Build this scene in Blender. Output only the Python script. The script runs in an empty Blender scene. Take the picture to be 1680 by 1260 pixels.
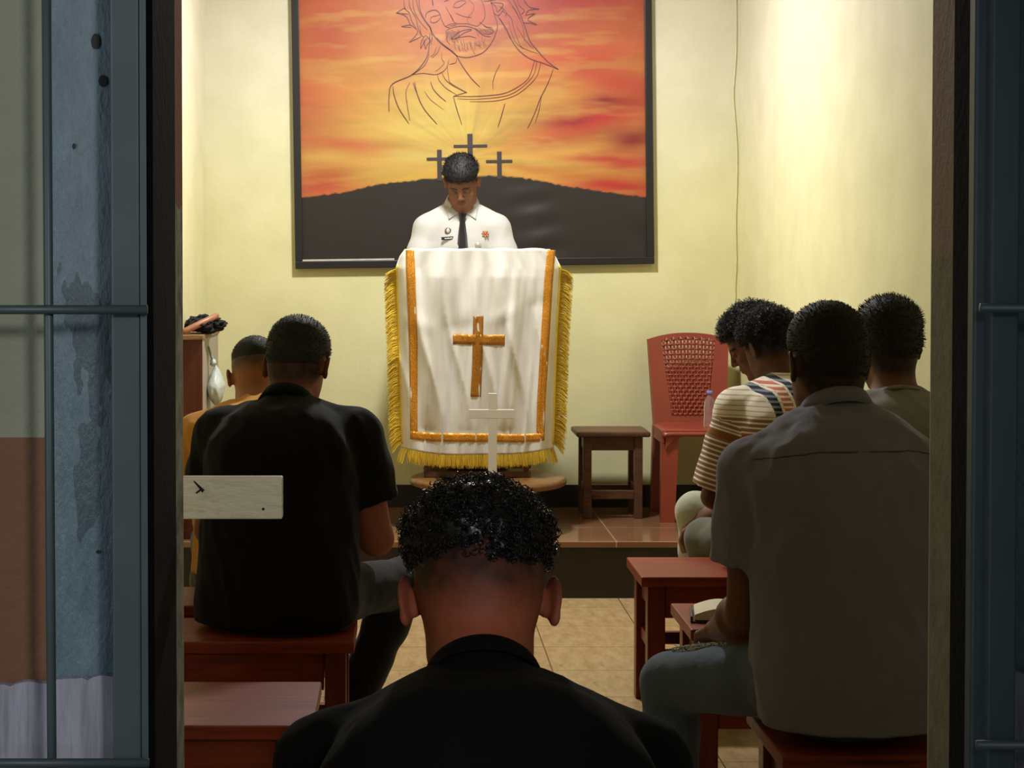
import bpy, bmesh, math, random
import numpy as np
from mathutils import Vector, Matrix
random.seed(7)
R = math.radians
S = bpy.context.scene
COL = S.collection

# ------------------------------------------------------------------ camera
F = 3000.0; W, H = 1680.0, 1260.0
CX, HOR = 664.0, 429.0
PITCH = R(1.5)
CY = HOR + F * math.tan(PITCH)
HC = 1.42
cam = bpy.data.cameras.new('camera'); camo = bpy.data.objects.new('camera', cam); COL.objects.link(camo)
camo.location = (0, 0, HC); camo.rotation_euler = (math.pi / 2 - PITCH, 0, 0)
cam.sensor_width = 36; cam.lens = F / W * 36
cam.shift_x = (W / 2 - CX) / W; cam.shift_y = -(H / 2 - CY) / W
cam.clip_start = 0.05
cam.dof.use_dof = False
S.camera = camo
# ------------------------------------------------------------------ world, light, exposure
wd = bpy.data.worlds.new('world'); S.world = wd; wd.use_nodes = True
bg = wd.node_tree.nodes['Background']; bg.inputs[0].default_value = (0.50, 0.58, 0.62, 1); bg.inputs[1].default_value = 0.10
S.view_settings.view_transform = 'Standard'; S.view_settings.look = 'None'
S.view_settings.gamma = 1; S.view_settings.use_curve_mapping = False
S.view_settings.exposure = 0.0
S.cycles.use_denoising = True
S.cycles.max_bounces = 7; S.cycles.diffuse_bounces = 4; S.cycles.glossy_bounces = 3
S.cycles.sample_clamp_indirect = 4.0
LAMP = (0.24, 7.36, 3.24); LAMP_POWER = 9.0
ld = bpy.data.lights.new('ceiling_lamp_light', 'POINT'); ld.shadow_soft_size = 0.09
ld.energy = LAMP_POWER; ld.color = (1.0, 1.0, 1.0)
lo = bpy.data.objects.new('ceiling_lamp_light', ld); COL.objects.link(lo); lo.location = (LAMP[0], LAMP[1], LAMP[2] - .1)

# the shade throws most of the lamp's light down
la = bpy.data.lights.new('lamp_downlight', 'AREA'); la.shape = 'DISK'; la.size = 0.26; la.energy = 82.0; la.color = ld.color
lao = bpy.data.objects.new('lamp_downlight', la); COL.objects.link(lao); lao.location = (LAMP[0], LAMP[1], LAMP[2] - .12)
# light reaching the passage outside the doorway from the left, its source unseen
dl = bpy.data.lights.new('passage_left_light', 'AREA'); dl.shape = 'RECTANGLE'; dl.size = 1.2; dl.size_y = 1.6
dl.energy = 15.0; dl.color = (.90, .96, 1.0)
do = bpy.data.objects.new('passage_left_light', dl); COL.objects.link(do); do.location = (-1.9, .1, 1.7)
do.rotation_euler = (Vector((-.5, 1.9, 1.3)) - do.location).to_track_quat('-Z', 'Y').to_euler()
# added fill spot, unseen behind the camera, brightening the plank and left door post
pl_ = bpy.data.lights.new('plank_fill_spot', 'SPOT'); pl_.energy = 78.0; pl_.color = (1.0, .97, .92); pl_.spot_size = R(58); pl_.spot_blend = 1.0; pl_.shadow_soft_size = .12
po = bpy.data.objects.new('plank_fill_spot', pl_); COL.objects.link(po); po.location = (.55, -.45, 1.95)
po.rotation_euler = (Vector((-.55, 1.93, 1.25)) - po.location).to_track_quat('-Z', 'Y').to_euler()

def at(px, py, s):
    """point at the depth where one metre spans s pixels, seen at pixel px, py"""
    Y = F / s
    a = (px - CX) / F; b = -(py - CY) / F
    d = (a, math.cos(PITCH) + b * math.sin(PITCH), -math.sin(PITCH) + b * math.cos(PITCH))
    k = Y / d[1]
    return Vector((d[0] * k, Y, HC + d[2] * k))
def D(s): return F / s

# ------------------------------------------------------------------ helpers
def srgb(r, g, b):
    f = lambda c: (c / 255 / 12.92) if c / 255 <= 0.04045 else ((c / 255 + 0.055) / 1.055) ** 2.4
    return (f(r), f(g), f(b), 1)

class NT:
    """small helper round a material's node tree"""
    def __init__(s, name):
        s.m = bpy.data.materials.new(name); s.m.use_nodes = True
        s.t = s.m.node_tree; s.b = s.t.nodes['Principled BSDF']
    def n(s, kind, **kw):
        x = s.t.nodes.new(kind)
        for k, v in kw.items(): setattr(x, k, v)
        return x
    def link(s, a, b): s.t.links.new(a, b)
    def coord(s, scale=(1, 1, 1), which='Object'):
        tc = s.n('ShaderNodeTexCoord'); mp = s.n('ShaderNodeMapping')
        mp.inputs['Scale'].default_value = scale
        s.link(tc.outputs[which], mp.inputs[0]); return mp.outputs[0]
    def noise(s, scale, detail=4, rough=0.55, co=None):
        x = s.n('ShaderNodeTexNoise'); x.inputs['Scale'].default_value = scale
        x.inputs['Detail'].default_value = detail; x.inputs['Roughness'].default_value = rough
        s.link(co if co is not None else s.coord(), x.inputs['Vector']); return x.outputs['Fac']
    def ramp(s, fac, stops):
        x = s.n('ShaderNodeValToRGB'); e = x.color_ramp.elements
        while len(e) < len(stops): e.new(0.5)
        for el, (p, c) in zip(e, stops): el.position = p; el.color = c
        s.link(fac, x.inputs[0]); return x.outputs[0]
    def math(s, op, a, b=0.0, c=None):
        x = s.n('ShaderNodeMath', operation=op)
        for i, v in enumerate((a, b) if c is None else (a, b, c)):
            if isinstance(v, (int, float)): x.inputs[i].default_value = v
            else: s.link(v, x.inputs[i])
        return x.outputs[0]
    def mix(s, fac, a, b):
        x = s.n('ShaderNodeMix', data_type='RGBA')
        if isinstance(fac, (int, float)): x.inputs[0].default_value = fac
        else: s.link(fac, x.inputs[0])
        for i, v in ((6, a), (7, b)):
            if isinstance(v, (tuple, list)): x.inputs[i].default_value = v
            else: s.link(v, x.inputs[i])
        return x.outputs[2]
    def bump(s, h, strength=0.3, dist=0.01):
        x = s.n('ShaderNodeBump'); x.inputs['Strength'].default_value = strength
        x.inputs['Distance'].default_value = dist
        s.link(h, x.inputs['Height']); s.link(x.outputs[0], s.b.inputs['Normal'])
    def set(s, color=None, rough=None, metal=None, spec=None):
        if color is not None:
            if isinstance(color, tuple): s.b.inputs['Base Color'].default_value = color
            else: s.link(color, s.b.inputs['Base Color'])
        if rough is not None: s.b.inputs['Roughness'].default_value = rough
        if metal is not None: s.b.inputs['Metallic'].default_value = metal
        if spec is not None: s.b.inputs['Specular IOR Level'].default_value = spec
        return s

def simple(name, c, rough=0.6, metal=0.0, spec=0.5, var=0.12, scale=30, bump=0.0, bscale=80):
    t = NT(name)
    n = t.noise(scale, 3)
    lo_ = tuple(x * (1 - var) for x in c[:3]) + (1,); hi_ = tuple(min(1, x * (1 + var)) for x in c[:3]) + (1,)
    t.set(t.ramp(n, [(0.3, lo_), (0.7, hi_)]), rough, metal, spec)
    if bump: t.bump(t.noise(bscale, 5), bump, 0.004)
    return t.m

def link(name, me, mat=None, parent=None, smooth=True):
    o = bpy.data.objects.new(name, me); COL.objects.link(o)
    if mat is not None and not me.materials: me.materials.append(mat)
    if parent is not None: o.parent = parent
    if smooth and len(me.polygons): me.polygons.foreach_set('use_smooth', [True] * len(me.polygons))
    return o
def obj(name, bm, mat, parent=None, smooth=False):
    me = bpy.data.meshes.new(name); bm.to_mesh(me); bm.free()
    return link(name, me, mat, parent, smooth)
def from_arrays(name, V, Fc, mat=None, parent=None, smooth=True):
    me = bpy.data.meshes.new(name)
    me.from_pydata([tuple(map(float, v)) for v in V], [], [tuple(int(i) for i in f) for f in Fc]); me.update()
    return link(name, me, mat, parent, smooth)
def tag(o, label, cat, group=None):
    o['label'] = label; o['category'] = cat
    if group: o['group'] = group
    return o
def thing(name, label, cat, loc=(0, 0, 0), rotz=0, group=None):
    o = bpy.data.objects.new(name, None); COL.objects.link(o)
    o.empty_display_size = 0.05
    o.location = loc; o.rotation_euler = (0, 0, rotz); return tag(o, label, cat, group)
def struct(o): o['kind'] = 'structure'; return o

def box(bm, lo_, hi_, bev=0.0, M=None, seg=2):
    r = bmesh.ops.create_cube(bm, size=1.0); vs = r['verts']
    for v in vs:
        v.co = Vector([(lo_[i] + hi_[i]) / 2 + v.co[i] * (hi_[i] - lo_[i]) for i in range(3)])
    if bev > 0:
        es = list({e for v in vs for e in v.link_edges})
        q = bmesh.ops.bevel(bm, geom=es, offset=bev, segments=seg, affect='EDGES', profile=0.5)
        vs = list({v for f in q['faces'] for v in f.verts} | {v for v in vs if v.is_valid})
    if M is not None: bmesh.ops.transform(bm, matrix=M, verts=[v for v in vs if v.is_valid])
    return vs
def boxo(name, lo_, hi_, mat, parent=None, bev=0.003):
    bm = bmesh.new(); box(bm, lo_, hi_, bev); return obj(name, bm, mat, parent)
def tube(bm, pts, rad, n=8, caps=True):
    """tube along points; rad a number or a list"""
    pts = [Vector(p) for p in pts]; m = len(pts)
    rr = rad if isinstance(rad, (list, tuple)) else [rad] * m
    ref = Vector((0, 0, 1)); rings = []
    t0 = (pts[1] - pts[0]).normalized()
    if abs(t0.dot(ref)) > 0.9: ref = Vector((1, 0, 0))
    for i, p in enumerate(pts):
        t = (pts[min(i + 1, m - 1)] - pts[max(i - 1, 0)]).normalized()
        u = t.cross(ref)
        if u.length < 1e-5: u = t.orthogonal()
        u.normalize(); v = t.cross(u).normalized(); ref = -v if False else u.cross(t).normalized()
        rings.append([bm.verts.new(p + (u * math.cos(2 * math.pi * k / n) + v * math.sin(2 * math.pi * k / n)) * rr[i]) for k in range(n)])
    for a, b in zip(rings, rings[1:]):
        for k in range(n): bm.faces.new((a[k], a[(k + 1) % n], b[(k + 1) % n], b[k]))
    if caps:
        bm.faces.new(rings[0][::-1]); bm.faces.new(rings[-1])
def lathe(bm, prof, n=32, c=(0, 0, 0), cap=True):
    """prof: list of (r, z)"""
    rings = []
    for r, z in prof:
        rings.append([bm.verts.new((c[0] + r * math.cos(2 * math.pi * k / n), c[1] + r * math.sin(2 * math.pi * k / n), c[2] + z)) for k in range(n)])
    for a, b in zip(rings, rings[1:]):
        for k in range(n): bm.faces.new((a[k], a[(k + 1) % n], b[(k + 1) % n], b[k]))
    if cap: bm.faces.new(rings[0][::-1]); bm.faces.new(rings[-1])
def catmull(pts, k=6):
    out = []; n = len(pts)
    P = [np.array(p, float) for p in pts]
    for i in range(n - 1):
        p0, p1, p2, p3 = P[max(i - 1, 0)], P[i], P[i + 1], P[min(i + 2, n - 1)]
        for j in range(k):
            t = j / k
            out.append(0.5 * ((2 * p1) + (-p0 + p2) * t + (2 * p0 - 5 * p1 + 4 * p2 - p3) * t * t + (-p0 + 3 * p1 - 3 * p2 + p3) * t ** 3))
    out.append(P[-1]); return out

# value noise for numpy arrays
def _h(ix, iy, iz):
    n = (ix * 374761393 + iy * 668265263 + iz * 2147483647 + 1274126177).astype(np.int64)
    n = (n ^ (n >> 13)) * 1274126177
    return ((n ^ (n >> 16)) & 0xffff) / 65535.0
def vnoise(x, y, z=None):
    if z is None: z = np.zeros_like(x)
    ix, iy, iz = np.floor(x).astype(np.int64), np.floor(y).astype(np.int64), np.floor(z).astype(np.int64)
    fx, fy, fz = x - ix, y - iy, z - iz
    fx, fy, fz = (f * f * (3 - 2 * f) for f in (fx, fy, fz))
    r = 0
    for dx in (0, 1):
        for dy in (0, 1):
            for dz in (0, 1):
                r = r + _h(ix + dx, iy + dy, iz + dz) * (fx if dx else 1 - fx) * (fy if dy else 1 - fy) * (fz if dz else 1 - fz)
    return r
def fbm(x, y, z=None, oct=4):
    s, a, t = 0, 0.5, 0
    for i in range(oct):
        k = 2 ** i
        s = s + a * vnoise(x * k + 13.1 * i, y * k + 7.7 * i, None if z is None else z * k); t += a; a *= 0.5
    return s / t

# ------------------------------------------------------------------ materials
def wall_paint(name, c_low, c_high_lit, z0, z1):
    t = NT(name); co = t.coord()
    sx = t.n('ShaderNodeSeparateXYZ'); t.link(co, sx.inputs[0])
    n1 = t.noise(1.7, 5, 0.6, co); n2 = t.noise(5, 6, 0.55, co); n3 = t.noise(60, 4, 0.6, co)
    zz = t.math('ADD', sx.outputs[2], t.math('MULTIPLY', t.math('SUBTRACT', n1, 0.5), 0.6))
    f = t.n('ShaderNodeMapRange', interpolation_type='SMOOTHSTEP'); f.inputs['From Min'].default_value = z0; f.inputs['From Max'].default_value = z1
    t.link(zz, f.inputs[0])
    base = t.mix(f.outputs[0], c_low, c_high_lit)  # whiter upper tone puts the lamp's washed-out light into the wall colour
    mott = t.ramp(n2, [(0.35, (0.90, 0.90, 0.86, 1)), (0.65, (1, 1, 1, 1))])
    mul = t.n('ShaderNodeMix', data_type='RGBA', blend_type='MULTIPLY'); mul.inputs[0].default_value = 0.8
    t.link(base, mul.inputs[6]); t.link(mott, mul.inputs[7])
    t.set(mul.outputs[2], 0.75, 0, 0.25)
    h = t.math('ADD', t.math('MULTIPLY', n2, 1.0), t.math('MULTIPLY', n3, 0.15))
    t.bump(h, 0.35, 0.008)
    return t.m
M = {}
M['yellow'] = wall_paint('yellow_wall_lit_top', srgb(220, 214, 166), srgb(216, 211, 188), 1.4, 2.5)
M['ceiling'] = simple('ceiling_paint', srgb(215, 210, 185), 0.8, var=0.03)
M['black_paint'] = simple('black_gloss_paint', srgb(24, 20, 22), 0.45)

def wood(name, c1, c2, rough=0.3, scale=(1.2, 14, 14)):
    t = NT(name); co = t.coord(scale)
    n = t.noise(4, 6, 0.6, co); n2 = t.noise(1.6, 3, 0.5, co)
    c = t.ramp(n, [(0.3, c1), (0.7, c2)])
    d = t.ramp(n2, [(0.28, tuple(x * 0.35 for x in c1[:3]) + (1,)), (0.36, (1, 1, 1, 1))])
    mul = t.n('ShaderNodeMix', data_type='RGBA', blend_type='MULTIPLY'); mul.inputs[0].default_value = 0.8
    t.link(c, mul.inputs[6]); t.link(d, mul.inputs[7])
    t.set(mul.outputs[2], rough, 0, .32); t.bump(n, 0.15, 0.003); return t.m
M['bench'] = wood('varnished_red_wood', srgb(106, 38, 18), srgb(148, 58, 26), .42)
M['bench_y'] = wood('varnished_red_wood_upright', srgb(92, 34, 22), srgb(120, 48, 30), 0.35, (14, 14, 1.2))
M['dark_wood'] = wood('dark_brown_wood', srgb(70, 44, 32), srgb(98, 64, 46), 0.4, (3, 14, 14))
M['table_wood'] = wood('round_table_wood', srgb(96, 64, 36), srgb(122, 86, 50), 0.3, (2, 14, 14))

def tiles(name, size, off, colA, colB, grout, rough, gw=0.004, wood_marks=False):
    t = NT(name); co = t.coord()
    sx = t.n('ShaderNodeSeparateXYZ'); t.link(co, sx.inputs[0])
    def line(o, off_, sz):
        f = t.math('FRACT', t.math('DIVIDE', t.math('SUBTRACT', o, off_), sz))
        d = t.math('MINIMUM', f, t.math('SUBTRACT', 1.0, f))
        return t.math('LESS_THAN', d, gw / sz)
    l = t.math('MAXIMUM', line(sx.outputs[0], off[0], size[0]), line(sx.outputs[1], off[1], size[1]))
    if wood_marks:
        co2 = t.coord((9, 3, 1)); n = t.noise(3, 7, 0.65, co2)
        fl = t.noise(14, 5, 0.7, t.coord((2.5, 0.8, 1)))
        base = t.ramp(n, [(0.3, colA), (0.62, colB)])
        spots = t.ramp(fl, [(0.60, (1, 1, 1, 1)), (0.70, (0.62, 0.55, 0.45, 1))])
        mul = t.n('ShaderNodeMix', data_type='RGBA', blend_type='MULTIPLY'); mul.inputs[0].default_value = 0.7
        t.link(base, mul.inputs[6]); t.link(spots, mul.inputs[7]); base = mul.outputs[2]
    else:
        base = t.ramp(t.noise(3, 5, 0.6), [(0.3, colA), (0.7, colB)])
    t.set(t.mix(l, base, grout), rough)
    t.bump(t.math('SUBTRACT', 1.0, l), 0.4, 0.002)
    return t.m
M['floor'] = tiles('beige_floor_tile', (0.387, 0.387), (0.513, 5.93), srgb(160, 130, 92), srgb(186, 158, 116), srgb(112, 84, 54), 0.22, 0.0022, True)
M['platform'] = tiles('brown_platform_tile', (0.4, 0.4), (0.89, 8.065), srgb(112, 78, 56), srgb(134, 96, 70), srgb(170, 140, 112), 0.12, 0.003)
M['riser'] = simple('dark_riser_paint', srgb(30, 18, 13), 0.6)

YB = D(343); YP = D(391.7); XL, XR, ZC = -0.95, 1.60, 3.45
ZP = 0.243
YI = D(1390); YO = 1.93
OL, OR, OT = -0.262, 0.621, 2.15

struct(boxo('floor', (-2.2, -0.6, -0.1), (2.6, YB + 0.1, 0), M['floor'], bev=0))
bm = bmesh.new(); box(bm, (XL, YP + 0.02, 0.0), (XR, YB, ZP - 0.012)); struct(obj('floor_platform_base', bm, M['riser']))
bm = bmesh.new(); box(bm, (XL, YP, ZP - 0.026), (XR, YB, ZP), 0.004); struct(obj('floor_platform', bm, M['platform']))
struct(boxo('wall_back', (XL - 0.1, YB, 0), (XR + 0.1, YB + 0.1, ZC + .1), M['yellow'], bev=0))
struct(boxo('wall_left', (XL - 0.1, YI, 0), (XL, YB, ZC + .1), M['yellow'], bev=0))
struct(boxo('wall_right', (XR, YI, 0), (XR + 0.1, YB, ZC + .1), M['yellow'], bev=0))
struct(boxo('ceiling', (XL - 0.1, YO, ZC), (XR + 0.1, YB + 0.1, ZC + 0.1), M['ceiling'], bev=0))
struct(boxo('baseboard_back', (XL, YB - 0.008, ZP), (XR, YB, 0.35), M['black_paint'], bev=0.002))
struct(boxo('baseboard_right', (XR - 0.008, YP, ZP), (XR, YB - .008, 0.35), M['black_paint'], bev=0.002))
struct(boxo('baseboard_left', (XL, YP, ZP), (XL + 0.008, YB - .008, 0.35), M['black_paint'], bev=0.002))

# front wall, its outside painted in bands, the reveal in salmon, ochre and grey
t = NT('painted_front_wall'); co = t.coord(); sx = t.n('ShaderNodeSeparateXYZ'); t.link(co, sx.inputs[0])
X_, Y_, Z_ = sx.outputs
n1 = t.noise(26, 6, 0.65, co); n2 = t.noise(3, 4, 0.6, co)
outer = t.mix(t.math('LESS_THAN', Z_, 1.234), t.ramp(n2, [(0.3, srgb(134, 137, 120)), (0.7, srgb(150, 152, 134))]),
              t.ramp(n2, [(0.3, srgb(112, 78, 58)), (0.7, srgb(126, 90, 68))]))
revL = t.mix(t.math('LESS_THAN', t.math('ADD', Z_, t.math('MULTIPLY', n1, 0.03)), 1.50), srgb(142, 76, 58), t.ramp(n1, [(0.35, srgb(110, 108, 92)), (0.6, srgb(172, 168, 146))]))
revR = t.mix(t.math('LESS_THAN', t.math('ADD', Z_, t.math('MULTIPLY', n2, 0.3)), 1.60), srgb(138, 112, 88), t.ramp(n1, [(0.3, srgb(104, 96, 66)), (0.6, srgb(126, 118, 84))]))
rev = t.mix(t.math('LESS_THAN', X_, 0.1), revR, revL)
inner = srgb(210, 200, 150)
c = t.mix(t.math('GREATER_THAN', Y_, YO + 0.012), outer, rev)
c = t.mix(t.math('GREATER_THAN', Y_, YI - 0.002), c, inner)
t.set(c, 0.7, 0, 0.3); t.bump(t.math('ADD', n1, t.math('MULTIPLY', t.noise(90, 4, 0.6, co), .4)), 0.6, 0.006)
M['front_wall'] = t.m
bm = bmesh.new()
box(bm, (-2.2, YO, 0), (OL, YI, ZC)); box(bm, (OR, YO, 0), (2.6, YI, ZC)); box(bm, (OL, YO, OT), (OR, YI, ZC))
# roughly hacked plaster arris along the reveal
for x, sgn in ((OL, 1), (OR, -1)):
    for i in range(0):
        z = random.uniform(.9, 1.9)
        w = random.uniform(.0005, .0014)
        box(bm, (min(x, x + sgn * w), YI - random.uniform(.01, .03), z), (max(x, x + sgn * w), YI, z + random.uniform(.012, .03)), 0.0006, seg=1)
struct(obj('wall_front', bm, M['front_wall']))

# blue plastered pilasters beside the doorway
def blue(name, a, b, b1=0.9):
    t = NT(name); co = t.coord((1, 1, 0.35)); n = t.noise(40, 7, 0.7, co); n2 = t.noise(7, 5, 0.6, co)
    m = t.mix(t.math('GREATER_THAN', n2, 0.62), t.ramp(n, [(0.3, a), (0.7, b)]), tuple(x * 0.7 for x in a[:3]) + (1,))
    t.set(m, 0.32); t.bump(t.math('ADD', n, t.math('MULTIPLY', n2, 1.5)), b1, 0.006); return t.m
M['blue_plaster'] = blue('blue_gloss_plaster', srgb(84, 106, 118), srgb(108, 130, 142))
M['blue_steel'] = simple('blue_grey_gate_paint', srgb(66, 80, 84), 0.45, 0.1, var=0.08, scale=12)
M['dark_steel'] = simple('dark_door_frame_paint', srgb(10, 11, 12), 0.9, 0.0, .1, var=0.3, scale=60, bump=.3)
bm = bmesh.new(); box(bm, (at(82, 0, 1555).x, YO - 0.012, 0), (OL - 0.002, YO, ZC), 0.004)
sm = struct(obj('trim_1', bm, M['blue_plaster']))
bm = bmesh.new(); box(bm, (OR + 0.002, YO - 0.012, 0), (OR + 0.14, YO, ZC), 0.004)
struct(obj('trim_2', bm, M['blue_plaster']))
# nail holes and chips
for px, py, w, h in ((157, 68, 7, 13), (169, 133, 7, 10), (122, 240, 3, 5), (161, 905, 3, 3)):
    p = at(px, py, F / (YO - 0.0125)); bm = bmesh.new()
    lathe(bm, [(w / 1555 * .5, 0), (w / 1555 * .8, 0.001), (w / 1555, 0.0016)], 10)
    o = obj('nail_hole', bm, M['black_paint'], sm); o.rotation_euler = (R(90), 0, 0); o.location = p; o.scale = (1, h / w, 1)

# left gate leaf: stile of folded steel, edge bead, rods
def gate(side, label):
    g = thing('metal_gate', label, 'gate', (0, 0, 0))
    if side < 0:
        boxo('stile', (at(188, 0, 1600).x, 1.842, 0.0), (at(236, 0, 1600).x, 1.888, 2.2), M['blue_steel'], g, 0.003)
        boxo('edge_bead', (at(236.5, 0, 1620).x, 1.838, 0.0), (OL - 0.0005, 1.89, 2.2), M['blue_steel'], g, 0.0035)
        X0, X1, vx, ys = -0.62, at(240, 0, 1640).x, [at(75, 0, 1640).x, -0.53], (508, 1252)
        boxo('hinge', (OL - 0.001, 1.86, at(0, 670, 1600).z), (OL + 0.004, 1.868, at(0, 552, 1600).z), M['dark_steel'], g, 0.001)
    else:
        boxo('stile', (at(1621, 0, 1610).x, 1.846, 0.0), (at(1667, 0, 1610).x, 1.89, 2.2), M['blue_steel'], g, 0.002)
        boxo('edge_bead', (at(1598, 0, 1600).x, 1.868, 0.0), (at(1620, 0, 1600).x, 1.89, 2.2), M['blue_steel'], g, 0.003)
        X0, X1, vx, ys = at(1612, 0, 1640).x, 0.98, [0.75, 0.92], (505, 1222)
    for y in ys:
        bm = bmesh.new(); z = at(0, y, 1640).z
        tube(bm, [(X0, 1.829, z), (X1, 1.829, z - (0.002 if side > 0 else 0))], 0.0048, 10); obj('rod', bm, M['blue_steel'], g, True)
    for x in vx:
        bm = bmesh.new(); tube(bm, [(x + .003, 1.8375, 0.0), (x, 1.8375, 1.2), (x - 0.002, 1.8375, 2.2)], 0.0048, 10); obj('rod', bm, M['blue_steel'], g, True)
gate(-1, 'blue-grey steel gate frame with round rods left of the doorway')
gate(1, 'blue-grey steel gate frame with round rods right of the doorway')
bm = bmesh.new(); box(bm, (OL, 1.862, 0), (OL + 0.006, 2.042, OT - .01), 0.0008)
box(bm, (OR - 0.037, 1.892, 0), (OR, 1.95, OT - .01), 0.001); struct(obj('trim_3', bm, M['dark_steel']))
bm = bmesh.new(); box(bm, (OR - 0.004, 1.95, 0), (OR, 2.046, OT - .01), 0.0008); struct(obj('trim_4', bm, M['dark_steel']))

t = NT('whitewashed_board'); n = t.noise(6, 7, 0.7, t.coord((14, 14, 1))); t.set(t.ramp(n, [(0.30, srgb(120, 120, 132)), (0.5, srgb(152, 152, 168)), (0.7, srgb(168, 168, 182))]), 0.7); t.bump(n, .4, .004)
M['whitewash'] = t.m
def ragged_board(x0, x1, ztop, yl, slope, label):
    bm = bmesh.new(); n = 40
    top = [(x0 + (x1 - x0) * i / n, ztop + slope * i / n - (random.uniform(0, .006) if random.random() < .35 else random.uniform(0, .0015))) for i in range(n + 1)]
    fr = [bm.verts.new((x, yl, z)) for x, z in top] ; fb = [bm.verts.new((x, yl - .03, 0.0)) for x, z in top]
    br = [bm.verts.new((x, yl + .012, z)) for x, z in top]; bb = [bm.verts.new((x, yl - .018, 0.0)) for x, z in top]
    for i in range(n):
        bm.faces.new((fb[i], fb[i + 1], fr[i + 1], fr[i])); bm.faces.new((fr[i], fr[i + 1], br[i + 1], br[i])); bm.faces.new((br[i], br[i + 1], bb[i + 1], bb[i]))
        bm.faces.new((bb[i], bb[i + 1], fb[i + 1], fb[i]))
    bm.faces.new((fb[0], fr[0], br[0], bb[0])); bm.faces.new((fb[n], bb[n], br[n], fr[n]))
    tag(obj('wooden_board', bm, M['whitewash']), label, 'board')
zt = at(0, 1118, 1570).z
ragged_board(-0.55, at(190, 0, 1570).x, zt - .012, YO - 0.027, .022, 'whitewashed board with chipped top edge behind the gate left of the doorway')
ragged_board(at(1665, 0, 1570).x, 0.80, at(0, 1098, 1570).z, YO - 0.027, -0.006, 'whitewashed board with chipped top edge behind the gate right of the doorway')

# white plank across the left of the doorway
t = NT('chipped_white_paint'); n = t.noise(4, 6, 0.6, t.coord((6, 6, 22))); t.set(t.ramp(n, [(0.25, srgb(190, 180, 142)), (0.45, srgb(222, 214, 180))]), 0.5); t.bump(n, .7, .006)
M['chipped'] = t.m
pk = at(463, 783, F / 2.185); pk2 = at(463, 852, F / 2.185)
bm = bmesh.new(); box(bm, (-0.52, 2.185 - .0, pk2.z), (pk.x, 2.205, pk.z), 0.002)
pl = tag(obj('white_plank', bm, M['chipped']), 'white painted plank sticking out from behind the left door jamb', 'plank')
bm = bmesh.new(); tube(bm, [at(318, 789, F / 2.185) , at(334, 806, F / 2.185)], [.0008, .0022], 5); tube(bm, [at(322, 809, F / 2.185), at(330, 803, F / 2.185)], .0012, 5)
bm2 = bmesh.new(); obj('gouge', bm, M['black_paint'], pl)
lathe(bm2, [(.0016, -.0004), (.0018, .0006)], 8); o = obj('nail', bm2, M['black_paint'], pl); o.rotation_euler = (R(90), 0, 0); o.location = at(432, 835, F / 2.185)
bm = bmesh.new(); box(bm, (-0.52, YI, pk2.z - .01), (-0.44, 2.185, pk.z + .01), .001); obj('bracket', bm, M['chipped'], pl)

# cable in the corner
bm = bmesh.new()
pts = [(1212, -60), (1213, 60), (1211, 110), (1208, 150), (1210, 185), (1214, 240), (1214, 300), (1212, 360), (1213, 430), (1211, 470), (1212, 512)]
cp = [at(a - 3, b, 344.5) for a, b in pts]; cp = [Vector((min(p.x, XR - .005), YB - .006, p.z)) for p in cp]
tube(bm, [Vector(p) for p in catmull(cp, 4)], 0.0022, 6)
tag(obj('wall_cable', bm, simple('cable_white', srgb(226, 218, 172), .5)), 'thin pale cable running down the wall near the right corner', 'cable')

# ceiling lamp
l = thing('ceiling_lamp', 'round white ceiling lamp over the front of the room', 'lamp', (LAMP[0], LAMP[1], ZC))
bm = bmesh.new(); lathe(bm, [(.01, -.17), (.01, 0)], 10); obj('stem', bm, M['black_paint'], l, True)
bm = bmesh.new(); lathe(bm, [(.03, -.17), (.12, -.2), (.15, -.24), (.148, -.24), (.118, -.196), (.03, -.166)], 32, cap=False); obj('lamp_shade', bm, simple('lamp_white', srgb(220, 220, 215), .4), l, True)
t = NT('lamp_glow'); t.set((1, .92, .76, 1), .5); t.b.inputs['Emission Color'].default_value = (1, .88, .66, 1); t.b.inputs['Emission Strength'].default_value = 9
bm = bmesh.new(); lathe(bm, [(.0, -.2), (.05, -.205), (.085, -.225), (.05, -.255), (.0, -.262)], 24, cap=False); obj('bulb', bm, t.m, l, True)

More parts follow.
